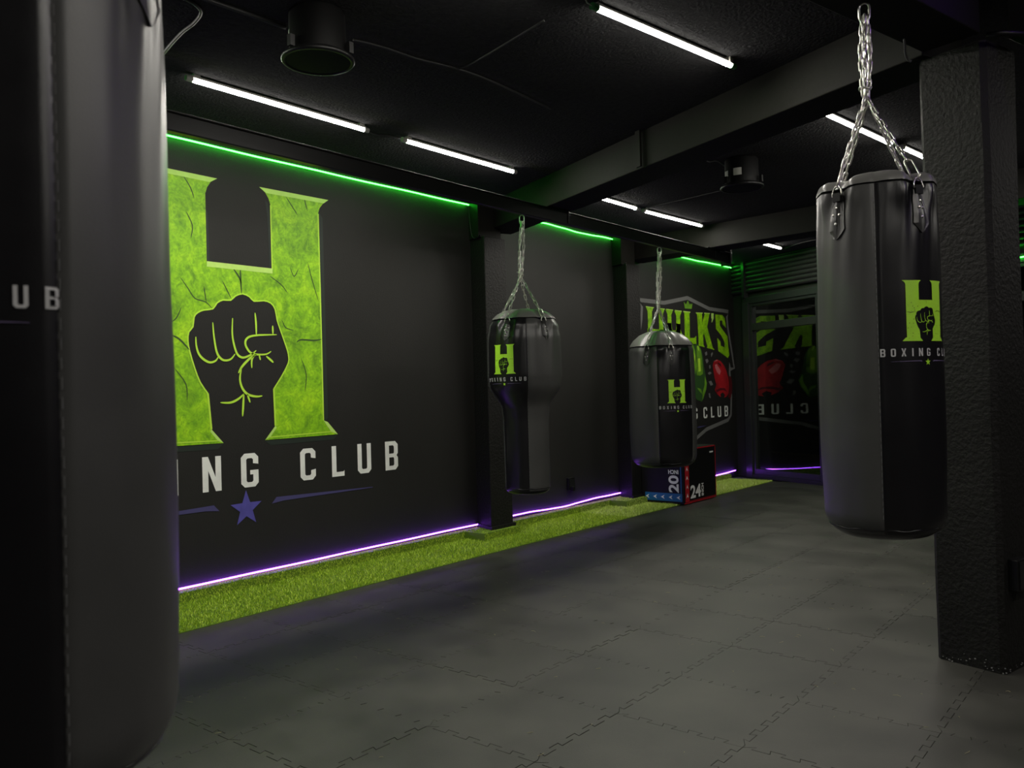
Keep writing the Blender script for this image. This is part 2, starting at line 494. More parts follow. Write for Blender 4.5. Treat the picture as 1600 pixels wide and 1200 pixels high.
mat_me = bpy.data.meshes.new('floor_mat'); mat_me.from_pydata(vv, [], ff); mat_me.update(); mat_me.materials.append(M['mat'])
fl = wloc(floor)
TURF_X = -4.41
for i in range(-7, 3):
    for j in range(-6, 18):
        x0 = MX0 + i * MS; y0 = MY0 + j * MS
        cx, cy = x0 + MS / 2, y0 + MS / 2
        if cy > far_y(cx) - 0.1: continue
        if x0 < TURF_X - 0.3: continue
        o = bpy.data.objects.new('floor_mat', mat_me); C.objects.link(o); o.parent = floor
        o.location = Vector((x0, y0, random.uniform(-0.0009, 0.0))) - fl
        o.rotation_euler = (random.uniform(-.0012, .0012), random.uniform(-.0012, .0012), random.choice((0, 0)))
# the floor beyond the counted mats
rest = MB().box((MX0 + 3 * MS + .03, BY, -0.014), (RX, 12, -0.002)).box((WALL_X, BY, -0.014), (MX0 + 3 * MS + .02, MY0 - 6 * MS - .02, -0.002)).build('rubber_floor_margin', M['mat'], floor)

# ---- beams
def plan_beam(name, a, b, width, z0, z1, label):
    """a->b is the near edge; the beam lies to its left (away from the camera)"""
    a = Vector(a); b = Vector(b); t = (b - a).normalized(); n = Vector((-t.y, t.x))
    o = MB().prism([tuple(a), tuple(b), tuple(b + n * width), tuple(a + n * width)], z0, z1).build(name, M['beam'])
    bevel(o, 0.006); return tag(o, label, kind='structure')
bd = Vector((0.9245, -0.381))
b1 = plan_beam('ceiling_beam', (-5.13, 5.883), (-0.93, 4.183), 0.30, ZB, ZC + .01, 'black ceiling beam between the wall pilaster and the square column')
# joint cover on the first beam
p0 = Vector((-2.88, 4.945)); nb = Vector((-0.381, -0.9245))
o = MB().frame_box((p0.x, p0.y, 0), (bd.x, bd.y, 0), (nb.x, nb.y, 0), (0, 0, 1), (-0.028, -0.004, ZB + .004), (0.022, 0.012, ZC)).build('trim_1', M['beam']); tag(o, 'flat cover strip over the joint of the ceiling beam', kind='structure')
plan_beam('ceiling_beam', (-5.13, 8.45), (RX, 7.63), 0.32, ZB, ZC + .01, 'far black ceiling beam in front of the street side lamp')
ca = math.radians(13.5); cY = Vector((math.sin(ca), math.cos(ca))); cX = Vector((math.cos(ca), -math.sin(ca)))
ctop = Vector((-0.80, 4.13))
q = [ctop + cX * -.125, ctop + cY * -9 + cX * -.125, ctop + cY * -9 + cX * .125, ctop + cX * .125]
o = MB().prism([tuple(p) for p in q], ZB, ZC + .01).build('ceiling_beam', M['beam']); bevel(o, .006); tag(o, 'black ceiling beam running from the column over the camera', kind='structure')
plan_beam('ceiling_beam', (-0.60, 4.25), (RX, 2.9), 0.26, ZB, ZC + .01, 'black ceiling beam leaving the column towards the purple side')

# ---- square column with chamfered corner
n0 = Vector((-0.676, 4.171)); cc = math.radians(15.5); kx = Vector((math.cos(cc), -math.sin(cc))); ky = Vector((math.sin(cc), math.cos(cc)))
SW, SD = 0.305, 0.30
def chamfer_rect(o_, ex, ey, w_, d_, c):
    return [tuple(o_ + ex * a + ey * b) for a, b in ((-w_ + c, 0), (-c, 0), (0, c), (0, d_ - c), (-c, d_), (-w_ + c, d_), (-w_, d_ - c), (-w_, c))]
col = thing('column', (n0.x - .15, n0.y + .15, 0), 'square black plastered column standing behind the long bag on its own', kind='structure')
poly = chamfer_rect(n0, kx, ky, SW, SD, 0.022)
b = MB(); NZ = 40
for k in range(NZ + 1):
    z = -0.01 + (ZB + .01) * k / NZ
    for (x, y) in poly:
        b.v.append((x + noise.noise((x*3, y*3, z*2.3)) * .006, y + noise.noise((x*3+9, y*3, z*2.3)) * .006, z))
n8 = len(poly)
for k in range(NZ):
    for i in range(n8): b.f.append((k*n8+i, k*n8+(i+1) % n8, (k+1)*n8+(i+1) % n8, (k+1)*n8+i))
b.build('shaft', M['column'], col)
sk = MB()
for k in range(34):
    t = random.random(); z = abs(random.gauss(0, .022)) + .002; s_ = random.uniform(.0015, .0035)
    if random.random() < .6: p = n0 + kx * (-t * SW) - ky * .002
    else: p = n0 + ky * (t * SD) + kx * .002
    sk.box((p.x - s_, p.y - s_, z - s_*.6), (p.x + s_, p.y + s_, z + s_*.6))
o = sk.build('plaster_chips', M['paint_grey'], col); o['kind'] = 'stuff'
# ---- wall pilasters
def pilaster(name, y_w, reach, wid, label, ztop):
    a = Vector((WALL_X - .02, y_w)); e = Vector((0.935, -0.355)).normalized(); g = Vector((0.02, 1)).normalized()
    c0 = a + e * reach; poly_ = [tuple(a), tuple(c0), tuple(c0 + g * wid), tuple(Vector((WALL_X - .02, (c0 + g * wid).y + .06)))]
    pl = thing(name, (c0.x - .1, c0.y + .1, 0), label, kind='structure')
    s_ = MB().prism(poly_, 0.0, ztop).build('shaft', M['column'], pl); bevel(s_, .01)
    # skirting round the foot and the boxed head under the beam
    c1 = c0 + Vector((.018, -.015))
    f_ = MB().prism([tuple(a + Vector((0, -.02))), tuple(c1), tuple(c1 + g * (wid + .03)), (WALL_X - .02, (c1 + g * wid).y + .08)], 0.0, 0.10).build('foot_skirting', M['column'], pl)
    h_ = MB().prism([tuple(a + Vector((0, -.012))), tuple(c0 + Vector((-.06, -.006))), tuple(c0 + g * wid + Vector((-.06, 0))), (WALL_X - .02, (c0 + g * wid).y + .05)], ztop, ZC).build('head', M['beam'], pl)
    return c0
pilaster('column', 5.70, 0.29, 0.30, 'black wall pilaster beside the big green letter', 2.70)
pilaster('column', 8.13, 0.27, 0.28, 'black wall pilaster behind the wide barrel bag', 2.70)

# ---- street front
front = thing('wall_far', FO, 'street front of dark metal frames and glass below a roller shutter', kind='structure')
def fbox(name, s0, s1, z0, z1, n0_, n1_, m, parent):
    return MB().frame_box(FO, FX, FN, (0, 0, 1), (s0, n0_, z0), (s1, n1_, z1)).build(name, m, parent)
fbox('side_wall', -0.25, 0.24, 0, ZC + .1, -0.22, 0.0, M['wall'], front)
fbox('header_wall', 0.2, 10.2, 2.52, ZC + .1, -0.22, -0.02, M['wall'], front)
bevel(fbox('head_frame', 0.24, 10.2, 2.44, 2.53, -0.10, 0.05, M['frame'], front), .004)
fbox('sill_frame', 0.24, 10.2, 0.0, 0.05, -0.10, 0.05, M['frame'], front)
sx = [0.24, 1.60, 3.05, 4.45, 5.85, 7.25, 8.65, 10.0]
for i, s_ in enumerate(sx):
    bevel(fbox('mullion', s_, s_ + (0.09 if i else 0.12), 0.0, 2.46, -0.08, 0.06, M['frame'], front), .004)
for i in range(len(sx) - 1):
    a, b_ = sx[i] + (.09 if i else .12), sx[i + 1]
    win = thing('window_%d' % (i + 1), FO + FX * ((a + b_) / 2), 'glazed bay %d of the street front' % (i + 1) if False else None, kind='structure')
    st = 0.045
    for nm, s0, s1, z0, z1 in (('stile', a, a + st, .05, 2.44), ('stile', b_ - st, b_, .05, 2.44), ('transom', a + st, b_ - st, 2.06, 2.16), ('top_rail', a + st, b_ - st, 2.40, 2.44), ('kick_panel', a + st, b_ - st, .05, .13)):
        bevel(fbox(nm, s0, s1, z0, z1, -0.05, 0.035, M['frame'], win), .003)
    fbox('pane', a + st, b_ - st, 2.16, 2.40, -0.012, -0.006, M['glass'], win)
    fbox('pane', a + st, b_ - st, 0.13, 2.06, -0.012, -0.006, M['glass'], win)
tag(bpy.data.objects['window_1'], 'glazed bay beside the long wall, reflecting the mural')
# roller shutter: slats rolled partly down in front of the header
sh = thing('roller_shutter', FO + FX * 2 + Vector((0, 0, 2.6)), 'dark horizontal slat roller shutter rolled up above the glass front', 'shutter')
for k in range(7):
    z = 2.60 + k * 0.062
    b = MB(); seg = 8; vs_ = []
    for s_ in (0.02, 10.1):
        for j in range(seg + 1):
            a = PI * j / seg
            q = FO + FX * s_ + FN * (0.03 + 0.02 * math.sin(a)) + Vector((0, 0, z + 0.056 * j / seg))
            vs_.append(tuple(q))
        for zz in (z + 0.056, z):
            vs_.append(tuple(FO + FX * s_ + FN * 0.0 + Vector((0, 0, zz))))
    n_ = seg + 3
    b.add(vs_, [tuple(range(n_)), tuple(range(2*n_ - 1, n_ - 1, -1))] + [(j, (j+1) % n_, (j+1) % n_ + n_, j + n_) for j in range(n_)])
    b.build('slat', M['shutter'], sh)
g_ = MB().frame_box(FO, FX, FN, (0, 0, 1), (0.26, 0.0, 2.53), (0.31, 0.075, 3.04)).build('guide', M['frame'], sh)
# street outside
o = MB().prism([(-14, 9), (12, 9), (12, 24), (-14, 24)], -0.22, -0.16).build('street', M['asphalt']); tag(o, 'dark street outside the glass front', kind='structure')
o = MB().frame_box(FO, FX, FN, (0, 0, 1), (-6, -3.3, -0.16), (14, -3.0, 0.02)).build('kerb', M['kerb']); tag(o, 'yellow painted kerb across the dark street', kind='structure')
o = MB().frame_box(FO, FX, FN, (0, 0, 1), (-8, -7.2, -0.2), (16, -7.0, 4.0)).build('street_wall', M['facade']); tag(o, 'dim building wall across the street', kind='structure')
sl = thing('added_street_lamp', tuple(FO + FX * 6 - FN * 5 + Vector((0, 0, -.16))), 'added warm lamp across the road, put there to light the dark street', 'lamp')  # added light source for kerb and facade; no lamp is seen out there
q = FO + FX * 6 - FN * 5
MB().tube([(q.x, q.y, -.16), (q.x, q.y, 3.6)], .05).build('pole', M['frame'], sl)
MB().lathe([(0, 3.6), (.12, 3.62), (.14, 3.72), (.08, 3.8), (0, 3.82)], q.x, q.y, 16).build('lamp_globe', M['lamp_warm'], sl)

# ---- turf strip with upstand along the wall
def blades(n, fn, hmin, hmax, wd):
    """fn(i)->(point, normal); triangles"""
    V = np.empty((n * 3, 3)); k = 0
    for i in range(n):
        (px, py, pz), nn = fn()
        h = random.uniform(hmin, hmax); a = random.uniform(0, 2 * PI); ww = wd * random.uniform(.7, 1.3)
        dx, dy = math.cos(a), math.sin(a); lx, ly, lz = [random.gauss(0, .45) for _ in range(3)]
        if nn == 'up':
            V[k] = (px - dx*ww, py - dy*ww, pz); V[k+1] = (px + dx*ww, py + dy*ww, pz); V[k+2] = (px + lx*h, py + ly*h, pz + h)
        else:
            V[k] = (px, py - dx*ww, pz - dy*ww); V[k+1] = (px, py + dx*ww, pz + dy*ww); V[k+2] = (px + h*.15, py + ly*h, pz + lz*h*.3 - h*.9)
        k += 3
    return V
def blade_object(name, Vs, m, parent):
    V = np.concatenate(Vs); off = wloc(parent); V = V - np.array(off)
    n = len(V); me = bpy.data.meshes.new(name)
    me.vertices.add(n); me.vertices.foreach_set('co', V.astype(np.float32).ravel())
    me.loops.add(n); me.loops.foreach_set('vertex_index', np.arange(n, dtype=np.int32))
    me.polygons.add(n // 3); me.polygons.foreach_set('loop_start', np.arange(0, n, 3, dtype=np.int32))
    me.update(calc_edges=True); me.validate()
    o = link_mesh(name, me, m, parent); o['kind'] = 'stuff'; return o
CURB_Z = 0.07
def turf(y0, y1, segs, mt, label, dens):
    t = thing('artificial_turf', (-4.75, (y0 + y1) / 2, 0), label, 'turf', 'turf strips along the mural wall')
    b = MB().box((WALL_X, y0, -0.012), (TURF_X, y1, 0.004))
    for xa, ya, yb in segs: b.box((WALL_X, ya, 0.0), (xa, yb, CURB_Z))
    b.build('backing', M['turf_base'], t)
    def up_():
        y = random.uniform(y0, y1)
        x = random.uniform(-5.03, TURF_X)
        return (x, y, 0.003), 'up'
    Vs = [blades(int((y1 - y0) * .62 * dens), up_, .012, .024, .0022)]
    for xa, ya, yb in segs:
        Vs.append(blades(int((yb - ya) * 1500), lambda: ((xa, random.uniform(ya, yb), random.uniform(.004, CURB_Z)), 'out'), .008, .016, .0022))
        Vs.append(blades(int((yb - ya) * (xa - WALL_X) * 9000), lambda: ((random.uniform(WALL_X + .02, xa), random.uniform(ya, yb), CURB_Z), 'up'), .004, .008, .0022))
    blade_object('grass_blades', Vs, mt, t)
turf(-4.1, 7.2, [(-5.03, -4.1, 5.42), (-4.80, 5.42, 5.92), (-5.02, 5.92, 7.2)], M['turf'], 'mid green artificial turf strip running below the big letter mural', 13000)
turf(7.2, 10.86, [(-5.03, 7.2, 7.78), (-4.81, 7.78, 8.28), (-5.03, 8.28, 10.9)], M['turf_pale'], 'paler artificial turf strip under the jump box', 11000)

# ================================================================== LIGHTS
def led_tube(p, q, label, caps='cap', strength=None, hook=False):
    p = Vector(p); q = Vector(q); t = (q - p).normalized()
    L_ = thing('led_tube_light', ((p + q) / 2).to_tuple(), label, 'tube light', 'white ceiling tube lights')
    sd = Vector((t.y, -t.x, 0)); na = 6
    for nm, a_0, a_1, mm in (('frosted_flank', 150, 238, 'tube_side'), ('led_window', 238, 302, 'tube'), ('frosted_flank', 302, 390, 'tube_side')):
        b = MB(); vs_ = []
        for e in (p + t * .035, q - t * .035):
            for j in range(na + 1):
                an = math.radians(a_0 + (a_1 - a_0) * j / na)
                vs_.append(e + sd * (.0145 * math.cos(an)) + Vector((0, 0, .0145 * math.sin(an))))
        b.add(vs_, [(j, j + 1, j + na + 2, j + na + 1) for j in range(na)])
        b.build(nm, M[mm], L_, smooth=True)
    MB().frame_box(p, t, sd, (0, 0, 1), (.03, -.0128, .0068), ((q - p).length - .03, .0128, .018)).build('housing', M['cap'], L_)
    for a, s_ in ((p, 1), (q, -1)):
        MB().tube([a, a + t * s_ * .037], .0165, 12).build('end_cap', M[caps], L_, smooth=False)
        MB().box((a.x - .012, a.y - .02 + t.y*s_*.06, a.z), (a.x + .012, a.y + .02 + t.y*s_*.06, ZC)).build('clip', M['cap'], L_)
    if hook:
        MB().tube([p - t * .0, p - t * .03 + Vector((0, 0, .004)), p - t * .045 + Vector((0, 0, .02)), p - t * .03 + Vector((0, 0, .032))], .003, 6).build('hook', M['cap_pale' if False else 'paper'], L_)
    return L_
ZT = ZC - .03
led_tube((-4.113, 2.343, ZT), (-4.108, 3.605, ZT), 'white LED tube nearest the camera above the big green letter')
led_tube((-4.092, 3.889, ZT), (-4.074, 5.087, ZT), 'white LED tube above the wall, just before the near ceiling beam')
led_tube((-2.045, 3.131, ZT), (-1.873, 4.251, ZT), 'bright white LED tube with green end caps in mid ceiling', 'cap_green', hook=True)
led_tube((-1.784, 5.314, ZT), (-1.650, 6.45, ZT), 'white LED tube seen through the chains of the long bag')
led_tube((-1.618, 6.56, ZT), (-1.49, 7.60, ZT), 'white LED tube ending behind the square column')
led_tube((-4.09, 5.80, ZT), (-4.086, 6.951, ZT), 'white LED tube partly hidden behind the near beam above the rail')
led_tube((-4.095, 7.063, ZT), (-4.034, 8.218, ZT), 'white LED tube whose end lights a fan on the far beam')
led_tube((-4.032, 9.15, ZT), (-3.999, 10.331, ZT), 'short glimpse of white LED tube beyond the far beam')
led_tube((-4.12, 0.9, ZT), (-4.115, 2.1, ZT), 'white LED tube on the wall side row outside the picture')
led_tube((-4.13, -1.6, ZT), (-4.125, -0.4, ZT), 'white LED tube on the wall side row behind the camera')
led_tube((-2.25, 1.75, ZT), (-2.08, 2.93, ZT), 'white LED tube of the middle row just above the picture')
led_tube((0.7, 0.9, ZT), (0.87, 2.08, ZT), 'white LED tube on the column side of the room, out of view')
led_tube((0.1, -2.2, ZT), (0.27, -1.02, ZT), 'white LED tube behind the camera, out of view')
led_tube((1.05, 2.3, ZT), (1.22, 3.48, ZT), 'white LED tube over the far side of the room, out of view')
led_tube((2.7, 1.2, ZT), (2.87, 2.38, ZT), 'white LED tube along the opposite wall, out of view')
led_tube((1.2, 6.0, ZT), (1.37, 7.18, ZT), 'white LED tube beyond the column, out of view')

def strip(name, pts, m, label, group):
    return tag(MB().tube(pts, .0062, 6).build(name, m, smooth=True), label, 'LED strip', group)
def wall_run(y0, y1, z, sag, ph, n=40, x=WALL_X + .022):
    return [(x + .004*math.sin(k*.9+ph), y0 + (y1 - y0) * k / n, z + sag * math.sin(ph + 5.1 * k / n) + .5*sag * math.sin(2*ph + 13 * k / n)) for k in range(n + 1)]
GZ = 3.018
strip('green_led_strip', wall_run(-4.0, 5.66, GZ + .004, .006, .3, 70), M['green_led'], 'long green LED strip along the wall top above the big letter', 'green LED strips')
strip('green_led_strip', wall_run(6.16, 8.12, GZ - .01, .008, 1.2), M['green_led'], 'green LED strip at the wall top between the two pilasters', 'green LED strips')
strip('green_led_strip', wall_run(8.72, 11.24, GZ - .03, .006, 2.0), M['green_led'], 'green LED strip at the wall top above the shield mural', 'green LED strips')
strip('green_led_strip', [tuple(FO + FX * (3.9 + .3 * k) + FN * .10 + Vector((0, 0, 2.485))) for k in range(4)], M['green_led'], 'green LED strip glimpsed beyond the square column', 'green LED strips')
PZ = 0.093
strip('purple_led_strip', wall_run(-4.0, 5.70, PZ, .006, 1.0, 70), M['purple_led'], 'long purple LED strip at the wall foot below the big letter', 'purple LED strips')
strip('purple_led_strip', wall_run(5.95, 8.15, PZ + .012, .010, 2.4), M['purple_led'], 'purple LED strip at the wall foot between the two pilasters', 'purple LED strips')
strip('purple_led_strip', wall_run(8.5, 11.2, PZ - .005, .009, .5), M['purple_led'], 'purple LED strip at the wall foot beyond the jump box', 'purple LED strips')
strip('purple_led_strip', [(-0.38 + .3 * k, 4.11 - .0855 * k, 2.99) for k in range(13)], M['purple_led'], 'purple LED strip on the ceiling beyond the column, out of view', 'purple LED strips')
# lead wires of the strips round the pilaster head
for y0, x1 in ((5.66, -4.90), (8.12, -4.92)):
    pts = smooth_line([(0, 0), (.02, -.16), (.05, -.29), (.12, -.33), (.2, -.31)], 5)
    tag(MB().tube([(WALL_X + .02 + a * 1.05, y0 + .01 - a * .42 - .012, GZ + z) for a, z in pts], .004, 6).build('strip_lead_wire', M['cable']),
        'thin lead wire of the green strip looped round the %s pilaster head' % ('nearer' if y0 < 6 else 'farther'), 'wire', 'strip lead wires')

# ---- trolley rail carrying the two wall side bags
rail = thing('bag_rail', (-4.08, 4.4, 2.69), 'long black steel rail hung under the beams along the mural wall', 'rail')
bevel(MB().box((-4.084, -4.1, 2.786), (-4.034, 8.86, 2.798)).build('top_flange', M['rail'], rail), .004, 2)
bevel(MB().box((-4.084, -4.1, 2.69), (-4.038, 8.86, 2.786)).build('channel', M['rail'], rail), .006)
bevel(MB().box((-4.14, 8.86, 2.66), (-4.02, 8.875, 2.86)).build('end_plate', M['rail'], rail), .003)
for y in (5.62, 8.40, 8.80):
    bevel(MB().box((-4.15, y - .09, 2.798), (-4.02, y + .11, 2.806)).build('bracket', M['rail'], rail), .002)
    bevel(MB().box((-4.035, y + .095, 2.70), (-4.025, y + .115, 2.86)).build('bracket', M['rail'], rail), .002)

# ---- ceiling speakers
def speaker(x, y, label, marks, rot):
    s_ = thing('ceiling_speaker', (x, y, 2.82), label, 'speaker', 'round ceiling speakers')
    MB().lathe([(0, ZC), (.118, ZC), (.126, ZC - .012), (.128, 2.86), (.132, 2.85)], x, y, 40).build('can', M['plastic'], s_, smooth=True)
    MB().lathe([(.128, 2.852), (.150, 2.846), (.163, 2.836), (.165, 2.826), (.160, 2.820), (.146, 2.820), (.144, 2.826)], x, y, 48).build('flange', M['plastic'], s_, smooth=True)
    MB().lathe([(.145, 2.824), (.10, 2.820), (0, 2.817)], x, y, 40).build('grille', M['grille'], s_, smooth=True)
    for a0, a1, z0, z1 in marks:
        b = MB(); vs_ = []
        for j in range(7):
            a = rot + math.radians(a0 + (a1 - a0) * j / 6)
            vs_ += [(x + .1295 * math.cos(a), y + .1295 * math.sin(a), z0), (x + .1295 * math.cos(a), y + .1295 * math.sin(a), z1)]
        b.add(vs_, [(2*j, 2*j+2, 2*j+3, 2*j+1) for j in range(6)]); b.build('sticker', M['paper'], s_)
    for k in range(3):
        a = rot + math.radians(70 + k * 120)
        q = (x + .15 * math.cos(a), y + .15 * math.sin(a))
        MB().box((q[0]-.012, q[1]-.012, 2.85), (q[0]+.012, q[1]+.012, 2.90)).build('clamp', M['rail'], s_)
az = lambda x, y: math.atan2(-y, -x)
speaker(-3.045, 2.385, 'large black round speaker on the ceiling above the big letter', [(-84, -72, 2.885, 2.95)], az(-3.045, 2.385))
speaker(-2.665, 6.12, 'small looking black round speaker with pale stickers beyond the near beam', [(-72, -50, 2.88, 2.95), (-28, 0, 2.90, 2.955)], az(-2.665, 6.12))
sl_ = MB()
# ---- cables on the ceiling
def cable(uvs, rad, m, label, z=ZC - .008, name='ceiling_cable'):
    pts = smooth_line([at_z(u, v, z)[:2] for u, v in uvs], 5)
    return tag(MB().tube([(x, y, z) for x, y in pts], rad, 6).build(name, m, smooth=True), label, 'cable', 'ceiling cables')
cable([(300, -10), (325, 0), (388, 22), (446, 43)], .011, M['cable'], 'straight grey conduit running into the large ceiling speaker', ZC - .012, 'ceiling_conduit')
cable([(255, 84), (268, 68), (285, 50), (303, 36), (314, 20), (306, 8), (288, -2)], .008, M['cable_pale'], 'loose grey cable bending over the ceiling beside the foreground bag')
cable([(552, 62), (600, 74), (650, 91), (720, 109), (780, 132), (860, 170)], .006, M['cable'], 'thin black cable leaving the large speaker across the ceiling')
cable([(716, 108), (735, 100), (780, 74), (850, 32)], .005, M['cable'], 'thin black cable branching over the mid ceiling')
cable([(1098, 247), (1108, 253), (1120, 252), (1136, 262), (1152, 272)], .004, M['cable_pale'], 'thin pale wire ending at the small looking speaker')
cable([(1002, 327), (1040, 318), (1080, 309), (1130, 297)], .004, M['cable'], 'thin dark wire from the tube light to the small looking speaker')
cable([(576, 206), (590, 211), (605, 212), (626, 217)], .006, M['cable'], 'short lead joining the two tubes above the big letter')
cable([(1224, 389), (1240, 383), (1262, 377), (1290, 372)], .006, M['cable'], 'lead of the tube light beyond the far beam')

tag(MB().tube([tuple(Vector(at_z(u, v, ZB - .012 - .05 * k / 6)) + Vector((0, 0, 0))) for k, (u, v) in enumerate(((1413, 62), (1414, 70), (1414, 80), (1416, 88), (1419, 94), (1424, 96)))], .006, 6).build('beam_wire', M['cable_pale'], smooth=True), 'short wire hanging where the near beam meets the column', 'wire')
tag(MB().tube([(-.66, 4.12, 2.792), (-.60, 4.13, 2.788), (-.54, 4.19, 2.786), (-.50, 4.26, 2.786), (-.47, 4.36, 2.788)], .013, 8).build('cable_bundle', M['plastic'], smooth=True), 'black cable bundle tucked round the head of the column', 'cable')

# ---- socket on the wall, box on the column
sk_ = thing('wall_socket', (WALL_X, 7.155, .29), 'small black socket box low on the wall between the pilasters', 'socket')
bevel(MB().box((WALL_X, 7.10, .245), (WALL_X + .03, 7.215, .375)).build('box', M['plastic'], sk_), .004)
MB().box((WALL_X + .03, 7.115, .262), (WALL_X + .034, 7.20, .36)).build('plate', M['rail'], sk_)
bevel(MB().box((WALL_X + .034, 7.125, .235), (WALL_X + .07, 7.16, .285)).build('plug', M['plastic'], sk_), .004)
cb = thing('column_box', (n0.x, n0.y, .36), 'small black electrical box low on the side of the column', 'socket')
bevel(MB().frame_box((n0.x, n0.y, 0), (ky.x, ky.y, 0), (kx.x, kx.y, 0), (0, 0, 1), (.055, 0, .36), (.17, .045, .50)).build('box', M['plastic'], cb), .005)
MB().frame_box((n0.x, n0.y, 0), (ky.x, ky.y, 0), (kx.x, kx.y, 0), (0, 0, 1), (.065, .045, .37), (.16, .049, .49)).build('plate', M['rail'], cb)

# ================================================================== WALL MURALS
def wall_fn(off): return lambda y, z: (WALL_X + off, y, z)
P = lambda *uv: [on_wall(u, v) for u, v in uv]
MC = 3.293                                  # centre line of the big letter
mir = lambda pts: [(2 * MC - y, z) for y, z in pts]
# right half outline of the letter, clockwise from the crossbar centre, along the fist
fist = P((427.5,607.5),(440,587.5),(450,567.5),(450.7,557.5),(448.7,547.5),(443.7,532.5),(437.5,515),(432.5,500),(429.4,483),(422.5,473.4),(411.5,469.8),
         (396.4,470.6),(389.5,463.7),(378.5,459),(367.5,462.4),(360,469),(348,468.7),(338.6,473.4),(332.3,482.4),(318,484.4),(308.4,488.5),(302.9,495.4),(301,510.5),
         (294.6,518.7),(293.2,532.5),(296,549),(303.7,575),(312.5,597.5),(324.5,615))
rs = [(3.550, 2.222), (3.549, 2.69), (3.534, 2.735), (3.506, 2.775), (3.458, 2.806), (4.071, 2.811), (4.02, 2.775), (3.985, 2.735), (3.970, 2.69),
      (3.972, 1.12), (4.012, 1.105), (4.106, 1.006), (3.457, 1.002), (3.545, 1.10)]
H_outer = rs + fist + [(y, z) for y, z in mir(rs)[::-1]]
strokes_px = [  # finger lines traced in a 4x crop at (250,500)
    ([(222,105),(225,160),(240,210),(270,245),(310,265),(345,255),(362,232)], 10),
    ([(328,15),(335,100),(350,190),(370,232),(400,252),(440,245),(468,212)], 10),
    ([(452,-12),(450,90),(465,170),(485,218),(520,235),(570,215),(600,190)], 10),
    ([(592,-45),(598,20),(600,92)], 9), ([(702,35),(704,88)], 9),
    ([(728,92),(660,93),(600,96),(555,106),(533,130),(536,165),(562,202),(600,215),(660,214),(693,196)], 10),
    ([(602,214),(560,240),(512,290),(488,332)], 11), ([(508,298),(498,370),(515,430),(550,466),(600,478),(638,474)], 11),
    ([(662,226),(690,250),(707,266)], 10), ([(588,222),(572,250),(572,300)], 9), ([(618,220),(626,250)], 8),
    ([(376,516),(440,516),(490,492),(524,460)], 10), ([(522,458),(518,540),(514,602)], 10), ([(543,462),(562,516)], 9)]
fist_lines = []
for pts, wd in strokes_px:
    q = smooth_line([on_wall(250 + x / 4, 500 + y / 4) for x, y in pts], 5)
    fist_lines.append(stroke(q, .016 * wd / 10, .005))
star = []
for k in range(10):
    a = PI / 2 + k * PI / 5; rr = .128 if k % 2 == 0 else .052
    star.append((MC + rr * math.cos(a), .535 + rr * math.sin(a)))
line_r = [(3.500, .545), (3.540, .588), (4.443, .566), (4.443, .560), (3.60, .556)]
text = [('B', 1.864), ('O', 2.150), ('X', 2.440), ('I', 2.752), ('N', 2.968), ('G', 3.258), ('C', 3.752), ('L', 4.043), ('U', 4.296), ('B', 4.586)]
letters = []
for ch, y in text:
    w_, shp = glyph(ch); letters.append((ch, [place(q, y, .682, .243, .235) for q in shp]))

mur = thing('wall_mural', (WALL_X, MC, 1.0), 'huge mottled green letter H with raised fist above white BOXING CLUB lettering', 'mural')
split_decal('letter_shadow', [tess([(3.985, 2.70), (4.012, 2.66), (4.018, 1.14), (4.0, 1.12), (3.974, 1.12), (3.972, 2.69)]), tess([(3.03, 2.60), (3.052, 2.56), (3.058, 2.232), (3.036, 2.232)]),
       tess([(3.505, 2.72), (3.528, 2.70), (3.548, 2.60), (3.55, 2.232), (3.530, 2.232), (3.522, 2.60)]), tess([(3.457, .998), (4.106, 1.0), (4.06, .968), (3.50, .962)]), tess(mir([(3.457, .998), (4.106, 1.0), (4.06, .968), (3.50, .962)]))],
      wall_fn(.0015), M['paint_shadow'], mur)
decal('letter_h', [tess(H_outer)], wall_fn(.0025), M['paint_green'], mur)
pale = [tess([(3.458, 2.806), (4.071, 2.811), (4.025, 2.778), (3.515, 2.772)]), tess(mir([(3.458, 2.806), (4.071, 2.811), (4.025, 2.778), (3.515, 2.772)])),
        tess([(2 * MC - 3.55, 2.232), (3.552, 2.232), (3.552, 2.196), (2 * MC - 3.55, 2.196)]),
        tess([(3.972, 1.12), (4.012, 1.105), (4.106, 1.006), (4.04, 1.03)]), tess(mir([(3.972, 1.12), (4.012, 1.105), (4.106, 1.006), (4.04, 1.03)])),
        tess([(3.457, 1.002), (3.545, 1.10), (3.555, 1.085), (3.50, 1.02)]), tess(mir([(3.457, 1.002), (3.545, 1.10), (3.555, 1.085), (3.50, 1.02)]))]
rim = [stroke(smooth_line(rs[9:8:-1] + [(3.972, 1.9), (3.970, 2.69)], 4), .012, .012, False), stroke([(3.545, 1.10), fist[0]], .014, .014, False), stroke(smooth_line(fist, 2), .010, .010, False),
       stroke([(2 * MC - 3.545, 1.10), fist[-1]], .014, .014, False), stroke([(3.55, 2.222), (3.549, 2.69)], .010, .010, False), stroke([(3.50, 1.02), (4.05, 1.03)], .008, .008, False), stroke(mir([(3.50, 1.02), (4.05, 1.03)]), .008, .008, False)]
split_decal('pale_bevel', pale, wall_fn(.0038), M['paint_light'], mur)
decal('pale_outline', rim, wall_fn(.0034), M['paint_line'], mur)
decal('fist_lines', fist_lines, wall_fn(.0038), M['paint_line'], mur)
